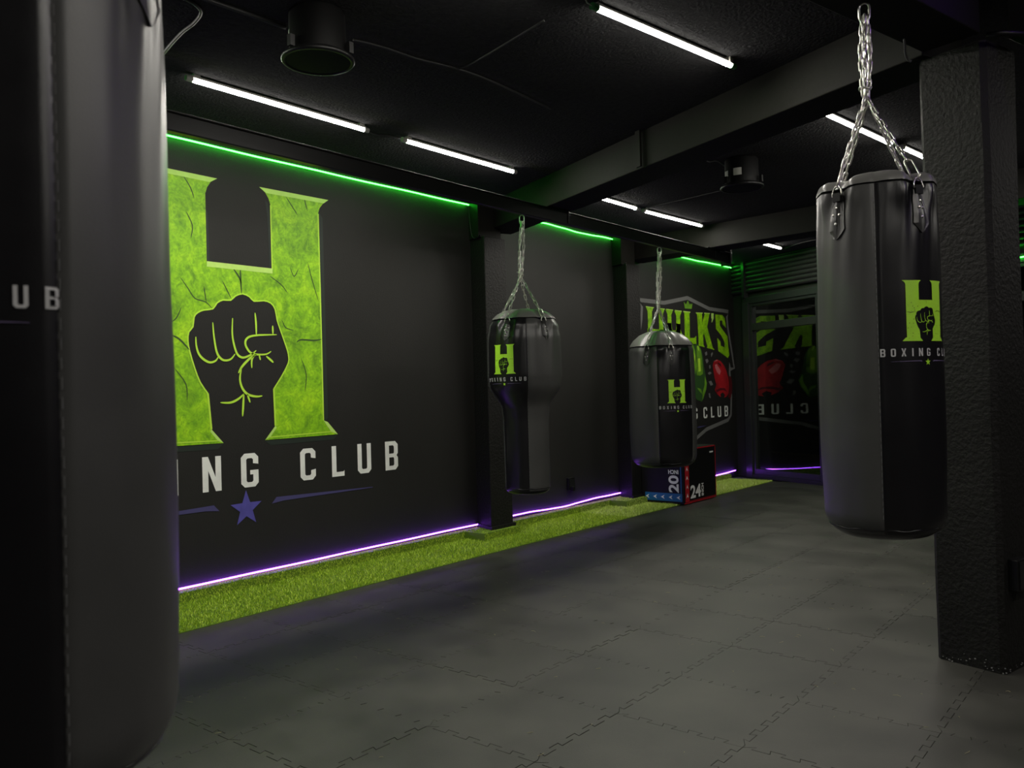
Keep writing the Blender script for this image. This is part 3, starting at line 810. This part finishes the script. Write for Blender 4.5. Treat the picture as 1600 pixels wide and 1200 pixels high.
cr_px = [[(363,418),(373,433),(377,443)], [(375,417),(375.7,439),(377,459)], [(286,275),(297,293),(303,310)], [(281,433),(293,450),(304,466),(321,472),(331,482)], [(318,447),(322,473)],
         [(347,439),(354,453),(361,467)], [(463,535),(470,531),(491,532),(502,530)], [(266,523),(280,530),(296,547)], [(422,432),(439,445),(449,458)], [(446,307),(465,337)], [(453,418),(459,432),(466,420)],
         [(480,410),(488,440),(497,470)], [(264,505),(275,497),(283,480)], [(474,308),(480,330)], [(290,330),(300,352),(298,372)], [(440,500),(446,512),(458,516)], [(470,560),(478,585),(476,612)], [(272,575),(290,600),(292,625)]]
cr = [stroke(smooth_line(P(*q), 4), .013 if k in (0, 1, 6, 7) else .008, .002) for k, q in enumerate(cr_px)]
split_decal('painted_crack', cr, wall_fn(.0036), M['paint_crack'], mur)
for ch, shp in letters:
    decal('letter_' + ch.lower(), shp, wall_fn(.0025), M['paint_white'], mur)
decal('star', [tess(star)], wall_fn(.0025), M['paint_violet'], mur)
decal('underline', [tess(line_r)], wall_fn(.0025), M['paint_violet_dark'], mur)
decal('underline', [tess(mir(line_r))], wall_fn(.0025), M['paint_violet_dark'], mur)

# ---- second mural: shield with lettering, gloves
m2 = thing('wall_mural', (WALL_X, 9.95, .6), 'grey shield mural with green lettering, a crown, green and red gloves, far along the wall', 'mural')
right_side = P((1074,465.5),(1108,482.5),(1138,487),(1135.5,495.5),(1137,512),(1143.5,552),(1147,575))
lower = P((1140,567),(1140,583),(1142.5,620),(1142,648),(1137.5,656),(1104,670.7),(1088,684.5))
MC2 = right_side[0][0]
mir2 = lambda pts: [(2 * MC2 - y, z) for y, z in pts]
full_r = right_side + [(right_side[-1][0] - .12, right_side[-1][1] - .02)] + lower + [(MC2, .52)]
decal('shield_border', [stroke(full_r, .05, .05, False), stroke(mir2(full_r), .05, .05, False)], wall_fn(.002), M['paint_grey'], m2)
def rows(name, polys, m, off=.003): decal(name, [tess(P(*q)) for q in polys], wall_fn(off), m, m2)
# lettering measured on the wall: H U L from the photo tops, K ' S traced
zt = on_wall(1009, 478.5)[1]
def wy(u): return on_wall(u, 500)[0]
def stem(u0, u1, ztop, zbot, sf=.045):
    a, b_ = wy(u0), wy(u1); i = sf
    return [(a, ztop), (b_, ztop), (b_ - i, ztop - .06), (b_ - i, zbot + .06), (b_, zbot), (a, zbot), (a + i, zbot + .06), (a + i, ztop - .06)]
ZT2 = zt; ZB2 = on_wall(1091.5, 538)[1] + .0
H1 = stem(1009, 1021.5, ZT2, ZB2); H2 = stem(1026.5, 1038.5, ZT2 - .01, ZB2)
bar = [(H1[0][0] + .03, 2.02), (H2[1][0] - .03, 2.02), (H2[1][0] - .03, 1.88), (H1[0][0] + .03, 1.88)]
decal('letter_h', [tess(H1), tess(H2), tess(bar)], wall_fn(.003), M['paint_green'], m2)
U1 = stem(1040, 1051.5, ZT2 - .01, ZB2 + .12); U2 = stem(1053.7, 1065, ZT2 - .015, ZB2 + .12)
ub = [(U1[0][0] + .045, ZB2 + .25), (U1[0][0] + .045, ZB2 + .08), (U1[0][0] + .13, ZB2), (U2[1][0] - .13, ZB2), (U2[1][0] - .045, ZB2 + .08), (U2[1][0] - .045, ZB2 + .25), (U2[0][0] + .045, ZB2 + .25), (U2[0][0] + .03, ZB2 + .16), (U1[1][0] - .03, ZB2 + .16), (U1[1][0] - .045, ZB2 + .25)]
decal('letter_u', [tess(U1), tess(U2), tess(ub)], wall_fn(.003), M['paint_green'], m2)
rows('letter_l', [[(1067,486.3),(1078.3,487.6),(1077,490),(1077.6,528),(1084.5,528),(1087.6,524.5),(1088,537.5),(1068,537.5),(1070,534),(1069,490)]], M['paint_green'])
rows('letter_k', [[(1086.5,488.4),(1097.8,488.9),(1096.5,491),(1097,504),(1100.7,491.3),(1099.5,489),(1109.2,489.4),(1108,491.5),(1104.6,511),(1113.5,543.5),(1116.3,546.8),(1104,543.5),(1105,541),(1099.5,521),(1098.3,524),(1099,539),(1101,542.5),(1091,540),(1091.5,537),(1089,491.5)]], M['paint_green'])
rows('apostrophe', [[(1111,489.5),(1114.8,489.7),(1114.6,498),(1112.2,504),(1111.3,503.5),(1112,498),(1111,497.5)]], M['paint_light'])
rows('letter_s', [[(1117.3,491.2),(1128.5,492.5),(1132,497),(1134,512.5),(1128.5,506.5),(1128,501),(1124.3,501),(1124.3,509),(1136.5,526),(1137.5,540),(1139.3,555),(1137,559.5),(1122,548.5),(1120.3,528),(1125.5,533.5),(1126,540),(1132,543),(1131.5,534),(1126.5,524),(1118.5,514)]], M['paint_green'])
hl = [[(1009,478.3),(1021.5,480.4),(1021,481.4),(1009.5,479.5)], [(1026.5,481),(1038.5,482.4),(1038,483.5),(1027,482)], [(1040,482.5),(1051.5,484),(1051,485.2),(1041,483.6)], [(1053.7,484.5),(1065,485.8),(1064.4,487),(1054.5,485.8)],
      [(1067,486),(1078.3,487.4),(1077.8,488.6),(1067.8,487.2)], [(1086.5,488.1),(1097.8,488.6),(1097.3,489.8),(1087.3,489.4)], [(1099.5,488.7),(1109.2,489.1),(1108.8,490.3),(1100,490)]]
rows('pale_letter_tops', hl, M['paint_light'], .004)
rows('crown', [[(1069.7,482),(1068,471),(1071.3,475.8),(1074.5,469.5),(1077.4,476),(1078.8,474),(1079.6,476),(1081.7,473.5),(1080.3,482.6)]], M['paint_glove_mid'])
rows('green_glove', [[(1073,536),(1076,532),(1080,534),(1084,539.5),(1089,537.3),(1093,541),(1096,548),(1098.5,560),(1100,575),(1102,585),(1104.5,598),(1103.5,608),(1099,623),(1096,627.8),(1088.5,624.4),(1082,614),(1079,595),(1078,560),(1079.5,545)]], M['paint_glove_dark'])
rows('green_glove_shine', [[(1074,535.5),(1076.5,533),(1080,536),(1083.5,541),(1086,549),(1087,562),(1088,572),(1086,585),(1083.5,586),(1082,570),(1081,556),(1080,545)], [(1088,541),(1091,540.5),(1094.5,546),(1096.6,560),(1097.5,575),(1098,584),(1094,587),(1088.3,586.5),(1087.6,572),(1088,556)], [(1101,588),(1104,598),(1103,608),(1099,620),(1096.5,626),(1098,612),(1100.5,602)], [(1089,606),(1095,608),(1097.5,616),(1093,612)]], M['paint_glove_mid'], .0038)
rows('green_glove_highlight', [[(1076,534),(1079,536.5),(1079.5,540),(1076,537)], [(1089,540),(1091,541),(1092,549),(1090,546)], [(1090,560),(1093.5,560),(1094.5,580),(1091,581)], [(1084,548),(1085.5,556),(1085.8,566),(1084.4,560)]], M['paint_line'], .0046)
rows('red_glove', [[(1113.2,571),(1115,565),(1120,561.3),(1126,564.5),(1131,571),(1135,580),(1138,592),(1139,603),(1138,615),(1135,619.5),(1131,621.8),(1132.5,617),(1129,613),(1125,616),(1126,620.5),(1121,616.5),(1116.5,609.5),(1119,601),(1116.3,591),(1114.5,580)]], M['paint_red'])
rows('red_glove_cuff', [[(1138,587),(1142,588.5),(1143.7,600),(1143.5,613),(1141,624),(1137.3,620),(1139,612),(1139.5,600)]], M['paint_red_dark'])
rows('red_glove_shine', [[(1116.5,570),(1119.5,568.5),(1122,573),(1126,580),(1124,586),(1120,582),(1117.5,576)], [(1115,564.5),(1119,562.4),(1122,563),(1118,564.6)]], M['paint_red_light'], .0038)
rows('red_glove_fold', [[(1122,566),(1126,569),(1127,574),(1124,571),(1120.5,567.5)], [(1118,610),(1125,606),(1132,606.5),(1136,612),(1130,609.5),(1124,610.5),(1120,613)]], M['paint_red_dark'], .0038)
links = [[(1101,551),(1104,549),(1105,554),(1102,556)], [(1101.5,562),(1105,560.5),(1107,564),(1104,568)], [(1107.5,571),(1109.5,570),(1110,575),(1108.3,577)], [(1105.5,583),(1109,580.5),(1111.5,583),(1108,586)], [(1107,596),(1111,595),(1114,601),(1110,603)], [(1110.5,553),(1113,550),(1113.5,553),(1111,558)], [(1107,615),(1109,614),(1110,622),(1108,621)]]
rows('grey_chain_links', links, M['paint_grey'])
t2 = [('B', 8.86), ('O', 9.10), ('X', 9.34), ('I', 9.60), ('N', 9.76), ('G', 10.0), ('C', 10.285), ('L', 10.510), ('U', 10.715), ('B', 10.935)]
for ch, y in t2:
    w_, shp = glyph(ch); decal('letter_' + ch.lower(), [place(q, y, .868, .195, .148) for q in shp], wall_fn(.003), M['paint_white'], m2)
rows('violet_streak', [[(1088,668.5),(1092,666.2),(1104,664.8),(1094,668)]], M['paint_violet_dark'])

# ================================================================== PUNCHING BAGS
LS = 0.224 / 1.807                           # size of the printed logo against the mural
LC = 1.90
bag_logo = dict(h=tess([(y - MC, z - LC) for y, z in H_outer]),
                lines=[([(y - MC, z - LC) for y, z in s[0]], s[1]) for s in fist_lines],
                star=tess([((y - MC) * .85, (z - .535) * .85 - 1.52) for y, z in star]),
                line=[tess([(y - MC, z - LC - .155) for y, z in line_r]), tess([(MC - y, z - LC - .155) for y, z in line_r])],
                text=[(ch, [([(y - MC, z - LC - .125) for y, z in q[0]], q[1]) for q in shp]) for ch, shp in letters])

def chain_links(b, pts, pitch, wire, width, roll0=0.0, nseg=14, ntube=6):
    """stadium links following a polyline"""
    P_ = [Vector(p) for p in pts]; seg = [(P_[i+1] - P_[i]).length for i in range(len(P_) - 1)]; tot = sum(seg)
    n = max(2, round(tot / pitch)); out = []
    def at(s_):
        for i, l in enumerate(seg):
            if s_ <= l or i == len(seg) - 1: return P_[i].lerp(P_[i+1], s_ / l), (P_[i+1] - P_[i]).normalized()
            s_ -= l
    for k in range(n):
        c, t = at((k + .5) * tot / n); L_ = tot / n + wire * 2.2
        side = t.orthogonal().normalized(); side = Matrix.Rotation(roll0 + (k % 2) * PI / 2 + .25 * math.sin(k * 1.7), 3, t) @ side
        hw = width / 2 - wire; hl_ = L_ / 2 - hw - wire * .4; pl = []
        for j in range(nseg):
            a = 2 * PI * j / nseg
            x = math.cos(a) * hw; y = math.sin(a) * hw + (hl_ if math.sin(a) >= 0 else -hl_)
            pl.append(c + side * x + t * y)
        out.append(pl)
        if b is not None: b.tube(pl, wire, ntube, closed=True)
    return out

def make_bag(name, label, cx, cy, prof, z1, seam, black_first, straps, joint, top, cover, pitch, wire, lwidth, fine, logo_phi=None, logo_z=None, strap_len=.17, spread=.021, hook_len=.1):
    """prof(z)->radius, z0 = prof.z0; seam = angle (deg) of the first panel seam measured from the line to the camera, + to the right"""
    z0 = prof.z0
    a0 = math.atan2(-cy, -cx)
    T = thing(name, (cx, cy, z0), label, 'punching bag', 'hanging punching bags')
    rm = prof(z1 - .2)
    def rad(phi, z):
        rr = prof(z)
        dz = z1 - z
        for s_ in straps:
            dp = (phi - math.radians(s_) + PI) % (2 * PI) - PI
            rr -= .020 * math.exp(-(dp / .16) ** 2) * math.exp(-((dz - .01) / .07) ** 2)
            rr += .0115 * math.cos(dp * 22 + dz * 8) * math.exp(-(dp / .45) ** 2) * math.exp(-dz / .13) * (1 - math.exp(-(dz / .015) ** 2))
            rr += .010 * math.exp(-((abs(dp) - .36) / .14) ** 2) * math.exp(-((dz - .03) / .05) ** 2)
        rr += .004 * noise.noise((math.cos(phi) * 1.6 + cx, math.sin(phi) * 1.6 + cy, z * 1.3)) + .0016 * noise.noise((math.cos(phi) * 4 + cx, math.sin(phi) * 4, z * 5))
        # shallow groove at the sewn seams
        for k in range(4):
            dp = (phi - math.radians(seam[k]) + PI) % (2 * PI) - PI
            rr -= .004 * math.exp(-(dp / .012) ** 2)
        return rr
    def pt(phi, z, off=0.0):
        rr = rad(phi, z) + off
        return (cx + rr * math.cos(a0 + phi), cy + rr * math.sin(a0 + phi), z)
    def rimz(phi):
        e = 0
        for s_ in straps:
            dp = (phi - math.radians(s_) + PI) % (2 * PI) - PI
            e += -.012 * math.exp(-(dp / .22) ** 2)
        return e
    zs = [z0 + .03 + (z1 - z0 - .03) * (k / 70) for k in range(71)]
    NA = 36
    for k in range(4):
        b = MB()
        for z in zs:
            for j in range(NA + 1):
                ph = math.radians(seam[k] + (seam[k + 1] - seam[k]) * j / NA); tz = max(0, (z - (z1 - .1)) / .1)
                x, y, _ = pt(ph, z); b.v.append((x, y, z + rimz(ph) * tz))
        for i in range(len(zs) - 1):
            for j in range(NA): b.f.append((i*(NA+1)+j, i*(NA+1)+j+1, (i+1)*(NA+1)+j+1, (i+1)*(NA+1)+j))
        blk = (k % 2 == 0) == black_first
        o = b.build('side_panel', M['black_leather' if blk else 'grey_leather'], T, smooth=True)
        o['label'] = 'glossy black side panel' if blk else 'matt grey side panel'
        # seam stitching
        b = MB(); ph = math.radians(seam[k]); sgn = 1 if blk else -1
        nst = 46
        for q in range(nst):
            za = z0 + .09 + (z1 - z0 - .13) * q / nst; zb_ = za + (z1 - z0) / nst * .55
            b.tube([pt(ph - .012 * sgn, za, .0008), pt(ph - .012 * sgn, zb_, .0008)], .0009, 4)
        b.build('seam_stitching', M['stitch'], T)
    # rounded bottom
    b = MB(); n = 96; pr = []
    for k in range(9): pr.append(('p', z0 + .03 - .03 * k / 8))
    for i, (kk, z) in enumerate(pr):
        for j in range(n):
            ph = 2 * PI * j / n; x, y, _ = pt(ph, z); b.v.append((x, y, z))
    for i in range(len(pr) - 1):
        for j in range(n): b.f.append((i*n+j, (i+1)*n+j, (i+1)*n+(j+1) % n, i*n+(j+1) % n))
    b.f.append(tuple((len(pr)-1)*n + j for j in range(n - 1, -1, -1)))
    b.build('bottom_cap', M['black_leather'], T, smooth=True)
    zs_ = z0 + .045
    MB().tube([pt(2*PI*j/64, zs_ + .003*math.sin(j*1.3), .0005) for j in range(64)], .0028, 5, closed=True).build('bottom_piping', M['black_leather'], T, smooth=True)
    # filling seen between rim and cover
    b = MB(); n = 96
    for (fr, dz) in ((1.0, 0), (.97, .004), (.90, -.004), (.5, -.004)):
        for j in range(n):
            ph = 2*PI*j/n; x, y, _ = pt(ph, z1, -(1-fr)*prof(z1)); b.v.append((x, y, z1 + dz + rimz(ph)))
    for i in range(3):
        for j in range(n): b.f.append((i*n+j, i*n+(j+1) % n, (i+1)*n+(j+1) % n, (i+1)*n+j))
    b.build('rim_fold', M['webbing'], T, smooth=True)
    # cover with gathers
    b = MB(); n = 120
    for (fr, dz, gath) in cover:
        for j in range(n):
            ph = 2*PI*j/n; g = 0
            for s_ in straps:
                dp = (ph - math.radians(s_) + PI) % (2*PI) - PI
                g += math.exp(-(dp / .30) ** 2)
            rr = (rad(ph, z1 - .012) + .001) * fr * (1 - .07 * gath * g) ; zz = z1 + dz - .022 * gath * g + .004 * noise.noise((ph * 2, fr * 3, cx))
            b.v.append((cx + rr*math.cos(a0+ph), cy + rr*math.sin(a0+ph), zz))
    m_ = len(cover)
    for i in range(m_ - 1):
        for j in range(n): b.f.append((i*n+j, i*n+(j+1) % n, (i+1)*n+(j+1) % n, (i+1)*n+j))
    b.f.append(tuple((m_-1)*n + j for j in range(n)))
    b.build('top_cover', M['cover'], T, smooth=True)
    # straps
    J = Vector(joint); TOP = Vector(top)
    for si, s_ in enumerate(straps):
        ph = math.radians(s_); rr = prof(z1 - .1); zb_ = z1 - .045
        hw = .033; n_ = 8; b = MB(); rowsz = [(zb_ + .02, .58), (zb_, .68), (zb_ - .012, .82), (zb_ - strap_len * .5, .96), (zb_ - strap_len * .76, 1.06), (zb_ - strap_len * .98, .25), (zb_ - strap_len, .08)]
        for (z, wf) in rowsz:
            for lay in (0.0005, .006):
                for j in range(n_ + 1):
                    dp = (j / n_ * 2 - 1) * hw * wf / rr
                    b.v.append(pt(ph + dp, z, lay))
        W_ = n_ + 1
        for i in range(len(rowsz) - 1):
            for j in range(n_):
                A = (2*i+1)*W_ + j; B2 = (2*i+3)*W_ + j
                b.f.append((A, B2, B2 + 1, A + 1))
            for j, fl_ in ((0, 0), (n_, 1)):
                q = (2*i*W_+j, (2*i+1)*W_+j, (2*i+3)*W_+j, (2*i+2)*W_+j)
                b.f.append(q if fl_ == 0 else q[::-1])
        i = len(rowsz) - 1
        for j in range(n_): b.f.append((2*i*W_+j, (2*i+1)*W_+j, (2*i+1)*W_+j+1, 2*i*W_+j+1)); b.f.append((W_+j, j, j+1, W_+j+1))
        st = b.build('strap', M['strap'], T, smooth=False); bevel(st, .0012, 1)
        rb = [(0, zb_ - strap_len * .18), (-.011, zb_ - strap_len * .36), (.011, zb_ - strap_len * .36), (0, zb_ - strap_len * .60)]
        for dx, z in rb:
            c_ = Vector(pt(ph + dx / rr, z, .006)); nn = Vector((math.cos(a0+ph), math.sin(a0+ph), 0)); sd = Vector((-nn.y, nn.x, 0)); b = MB(); vs_ = []
            for (k_, h_) in ((.0062, 0), (.0048, .002), (.002, .003)):
                for j in range(10): vs_.append(c_ + (sd * math.cos(2*PI*j/10) + Vector((0,0,1)) * math.sin(2*PI*j/10)) * k_ + nn * h_)
            b.add(vs_, [(i_*10+j, i_*10+(j+1) % 10, (i_+1)*10+(j+1) % 10, (i_+1)*10+j) for i_ in range(2) for j in range(10)] + [tuple(range(20, 30))])
            b.build('rivet', M['steel'], st, smooth=True)
        # webbing loop, D ring, carabiner, chain
        nn = Vector((math.cos(a0+ph), math.sin(a0+ph), 0)); sd = Vector((-nn.y, nn.x, 0)); up = Vector((0, 0, 1))
        base = Vector(pt(ph, zb_ + .02, .008)); 
        MB().frame_box(base, sd, nn, up, (-.017, -.006, -.02), (.017, .005, .012)).build('webbing_loop', M['webbing'], T)
        to_j = (J - base).normalized(); dirn = (up * .85 + to_j * .3).normalized()
        ring = []; rw = .022
        for j in range(18):
            a = PI * j / 17; ring.append(base + up * .004 + sd * (rw * math.cos(a)) + dirn * (.036 * math.sin(a)))
        MB().tube(ring + [base + up * .004 + sd * (-rw * .5), base + up * .004 + sd * (rw * .5)], .0034, 7, closed=True).build('d_ring', M['steel'], T, smooth=True)
        c0_ = base + up * .004 + dirn * .034
        to_j = (J - c0_).normalized(); carL = hook_len; c1_ = c0_ + to_j * carL
        sd2 = (nn - to_j * nn.dot(to_j)).normalized(); pl = []
        for j in range(20):
            a = 2*PI*j/20; x = math.cos(a); y = math.sin(a)
            rad_ = .011 if y > 0 else .015
            pl.append(c0_ + to_j * (carL * .5) + to_j * (y * .015 + (carL*.5 - .016) * (1 if y >= 0 else -1)) + (sd2 * .8 + sd * .6).normalized() * (x * rad_))
        MB().tube(pl, .0038, 7, closed=True).build('carabiner', M['steel'], T, smooth=True)
        off = Vector((math.cos(si * 2.1 + .7), math.sin(si * 2.1 + .7), 0)) * spread
        path = [c1_ - to_j * .006, J + off * .6 + Vector((0, 0, -.01 * si)), J.lerp(TOP, .5) + off, TOP + off * .5]
        if fine:
            ch = thing('chain', (0, 0, 0)); ch.parent = T
            for pl in chain_links(None, path, pitch, wire, lwidth, si * .8):
                MB().tube(pl, wire, 6, closed=True).build('chain_link', M['steel'], ch, smooth=True)
        else:
            b = MB(); chain_links(b, path, pitch, wire, lwidth, si * .8, 10, 5); b.build('chain', M['steel'], T, smooth=True)
    # hanger at the top
    b = MB(); pl = []
    for j in range(20):
        a = 2*PI*j/20; pl.append(TOP + Vector((math.cos(a) * .018, math.cos(a) * .006, math.sin(a) * .022 + (.03 if math.sin(a) >= 0 else 0))))
    MB().tube(pl, .005, 7, closed=True).build('hanging_hook', M['steel'], T, smooth=True)
    pl = [J + Vector((math.cos(2*PI*j/18) * .022, math.sin(2*PI*j/18) * .022, .006*math.sin(4*PI*j/18))) for j in range(18)]
    MB().tube(pl, .0036, 7, closed=True).build('chain_ring', M['steel'], T, smooth=True)
    # printed logo
    if logo_phi is not None:
        lp = math.radians(logo_phi); rl = prof(logo_z)
        def lf(off): return lambda x, y: pt(lp + x * LS / rl, logo_z + y * LS, off)
        ml = .16
        emb = decal('printed_letter', [bag_logo['h']], lf(.0022), M['logo_green'], T, ml); emb['label'] = 'lime green letter H with a black fist'
        decal('fist_lines', bag_logo['lines'], lf(.0030), M['logo_green'], T, ml)
        rnd = random.Random(3); sp = []
        for k in range(70):
            x = rnd.choice((-1, 1)) * rnd.uniform(.30, .66); y = -rnd.betavariate(1, 2.2) * .0 - rnd.uniform(-.25, .85) ** 1 ; s2 = rnd.uniform(.004, .016)
            sp.append(([(x + s2*rnd.uniform(.5,1.3)*math.cos(a), y + s2*rnd.uniform(.5,1.3)*math.sin(a)) for a in (0, 1.2, 2.4, 3.7, 5)], [(0,1,2,3,4)]))
        sp.append(stroke([(-.68, -.02), (-.55, -.05), (-.36, -.02)], .02, .004)); sp.append(stroke([(.36, -.02), (.5, .01), (.68, -.01)], .016, .004)); sp.append(stroke([(0, .30), (.005, .22)], .022, .006))
        decal('print_speckles', sp, lf(.0032), M['logo_black'], T)
        decal('star', [bag_logo['star']], lf(.0022), M['logo_green'], T, ml)
        for q in bag_logo['line']: decal('underline', [q], lf(.0022), M['logo_line'], T, ml)
        for ch_, shp in bag_logo['text']: decal('printed_letter', shp, lf(.0022), M['logo_white'], T, ml)
    return T

class Prof:
    def __init__(s, pts, z0, rb): s.p = pts; s.z0 = z0; s.rb = rb
    def __call__(s, z):
        p = s.p
        if z <= p[0][0]: r0 = p[0][1]
        elif z >= p[-1][0]: r0 = p[-1][1]
        else:
            for i in range(len(p) - 1):
                if p[i][0] <= z <= p[i+1][0]:
                    t = (z - p[i][0]) / (p[i+1][0] - p[i][0]); t = t*t*(3-2*t); r0 = p[i][1] + (p[i+1][1] - p[i][1]) * t; break
        h = z - s.z0
        if h < s.rb: r0 -= s.rb - math.sqrt(max(0, s.rb**2 - (s.rb - h)**2)) if h < s.rb else 0
        return r0

dome = [(1.0, .006, 0), (.995, .020, .2), (.96, .038, .5), (.87, .050, .6), (.55, .056, .4), (.2, .057, 0)]
# long bag in front of the column
q4 = lambda a: (a, a + 90, a + 180, a + 270, a + 360)
pr = Prof([(.715, .219), (1.1, .226), (1.8, .222), (2.04, .216)], .700, .10)
make_bag('punching_bag', 'long grey and black leather bag hanging in front of the square column', -.954, 3.447, pr, 2.035, q4(-.4), True, (-38, 44, 138, -138),
         (-.972, 3.43, 2.455), (-.97, 3.44, 2.745), dome, .036, .0042, .021, True, 46, 1.556, strap_len=.145, hook_len=.095)
# cropped foreground bag
pr = Prof([(.735, .222), (1.2, .226), (1.8, .2235), (2.07, .218)], .735, .115)
make_bag('punching_bag', 'big close-up bag cut off by the picture edge, soft and out of focus', -1.373, .490, pr, 2.06, q4(-76), True, (-32, 56, 146, 236),
         (-1.37, .49, 2.47), (-1.38, .49, 2.745), dome, .036, .0042, .021, False, -31, 1.590, strap_len=.155)
# uppercut bag
pr = Prof([(.50, .176), (1.08, .181), (1.16, .188), (1.36, .288), (1.42, .294), (1.70, .290), (1.80, .275), (1.86, .245)], .50, .055)
make_bag('punching_bag', 'bottle shaped bag, broad above and narrow below, hanging before the pilaster', -4.079, 5.139, pr, 1.855, (-73, 4.3, 107, 184, 287), True, (-29, 37, 165, -128),
         (-4.09, 5.125, 2.235), (-4.062, 5.13, 2.635), [(1.0, .006, 0), (.97, .020, .3), (.82, .052, .6), (.62, .076, .6), (.42, .086, .3), (.2, .088, 0)], .046, .0044, .025, False, -33, 1.545, strap_len=.12, hook_len=.075)
# barrel bag
pr = Prof([(.52, .317), (.9, .328), (1.4, .324), (1.66, .314), (1.71, .298)], .52, .12)
make_bag('punching_bag', 'wide barrel shaped bag hanging in front of the shield mural', -4.083, 7.321, pr, 1.695, (-7.4, 59.6, 172.6, 239.6, 352.6), True, (-26, 18, 150, 215),
         (-4.09, 7.30, 2.13), (-4.062, 7.31, 2.635), [(1.0, .010, 0), (.98, .03, .4), (.88, .075, .8), (.68, .125, .7), (.45, .155, .4), (.2, .165, 0)], .048, .0046, .027, False, 26, 1.258, strap_len=.14, hook_len=.08)

# ================================================================== JUMP BOX
Bx, By, Bw, Bd, Bh = -4.35, 8.22, .53, .80, .61     # near corner at (Bx, By): faces look to +x (long) and -y (short)
jb = thing('jump_box', (Bx - Bw / 2, By + Bd / 2, .008), 'black jump box with red 24 and blue 20 inch markings on the turf', 'jump box')
bevel(MB().box((Bx - Bw, By, .008), (Bx, By + Bd, .008 + Bh)).build('body', M['box_black'], jb), .008, 3)
fL = lambda off: (lambda x, z: (Bx + off, By + x, .008 + z))            # long face: x along +y
fS = lambda off: (lambda x, z: (Bx - Bw + x, By - off, .008 + z))       # short face: x from the wall side to the near corner
rect = lambda x0, z0, x1, z1: ([(x0, z0), (x1, z0), (x1, z1), (x0, z1)], [(0, 1, 2, 3)])
decal('red_band', [rect(.03, .02, .125, .60)], fL(.0015), M['box_red'], jb)
decal('red_outline', [rect(.0, .003, Bd - .01, .014), rect(.0, .594, Bd - .01, .606), rect(Bd - .022, .003, Bd - .01, .606), rect(.125, .02, .79, .026)], fL(.0012), M['box_red'], jb)
arrow = lambda cx, cz, s, up: tess([(cx - s, cz - s), (cx, cz + s), (cx + s, cz - s), (cx, cz - s * .25)]) if up else tess([(cx + s, cz - s), (cx - s, cz), (cx + s, cz + s), (cx + s * .25, cz)])
decal('white_arrows', [arrow(.077, .09 + .098 * k, .026, True) for k in range(6)], fL(.0025), M['box_white'], jb)
decal('number_24', [fit(font_shape('24', .2, .006), .15, .05, .40, .195)], fL(.002), M['box_white'], jb)
rot90 = lambda sh: ([(-y, x) for x, y in sh[0]], sh[1])
def fit2(sh, x0, z0, x1, z1):
    mnx = min(p[0] for p in sh[0]); mny = min(p[1] for p in sh[0]); mxx = max(p[0] for p in sh[0]); mxy = max(p[1] for p in sh[0])
    return [(x0 + (p[0]-mnx)/(mxx-mnx)*(x1-x0), z0 + (p[1]-mny)/(mxy-mny)*(z1-z0)) for p in sh[0]], sh[1]
decal('inch_lettering', [fit2(rot90(font_shape('INCH', .1, .003)), .415, .055, .47, .195)], fL(.002), M['box_white'], jb)
decal('maker_mark', [rect(.64, .525, .73, .54)], fL(.002), M['box_white'], jb)
decal('blue_band', [rect(.045, .03, .508, .118)], fS(.0015), M['box_blue'], jb)
decal('blue_outline', [rect(.492, .12, .503, .60)], fS(.0015), M['box_blue'], jb)
decal('white_arrows', [arrow(.075 + .097 * k, .074, .024, False) for k in range(5)], fS(.0025), M['box_white'], jb)
decal('number_20', [fit2(rot90(font_shape('20', .2, .006)), .345, .128, .47, .318)], fS(.002), M['box_white'], jb)
turn = lambda sh: ([(-x, -y) for x, y in sh[0]], sh[1])
decal('inch_lettering', [fit2(turn(font_shape('INCH', .1, .004)), .345, .332, .47, .378)], fS(.002), M['box_white'], jb)

# ---- bits of straw and dust on the mats
b = MB(); rs_ = random.Random(11)
for k in range(130):
    x = rs_.uniform(-3.9, -.3); y = rs_.uniform(1.7, 6.5); a = rs_.uniform(0, PI); L_ = rs_.uniform(.004, .035); 
    b.tube([(x, y, .002), (x + L_*math.cos(a)*.5, y + L_*math.sin(a)*.5, .004), (x + L_*math.cos(a+.3), y + L_*math.sin(a+.3), .002)], .0009, 4)
tag(b.build('straw_scraps', M['straw']), 'pale scraps of straw and lint scattered over the mats', 'debris', kind='stuff')
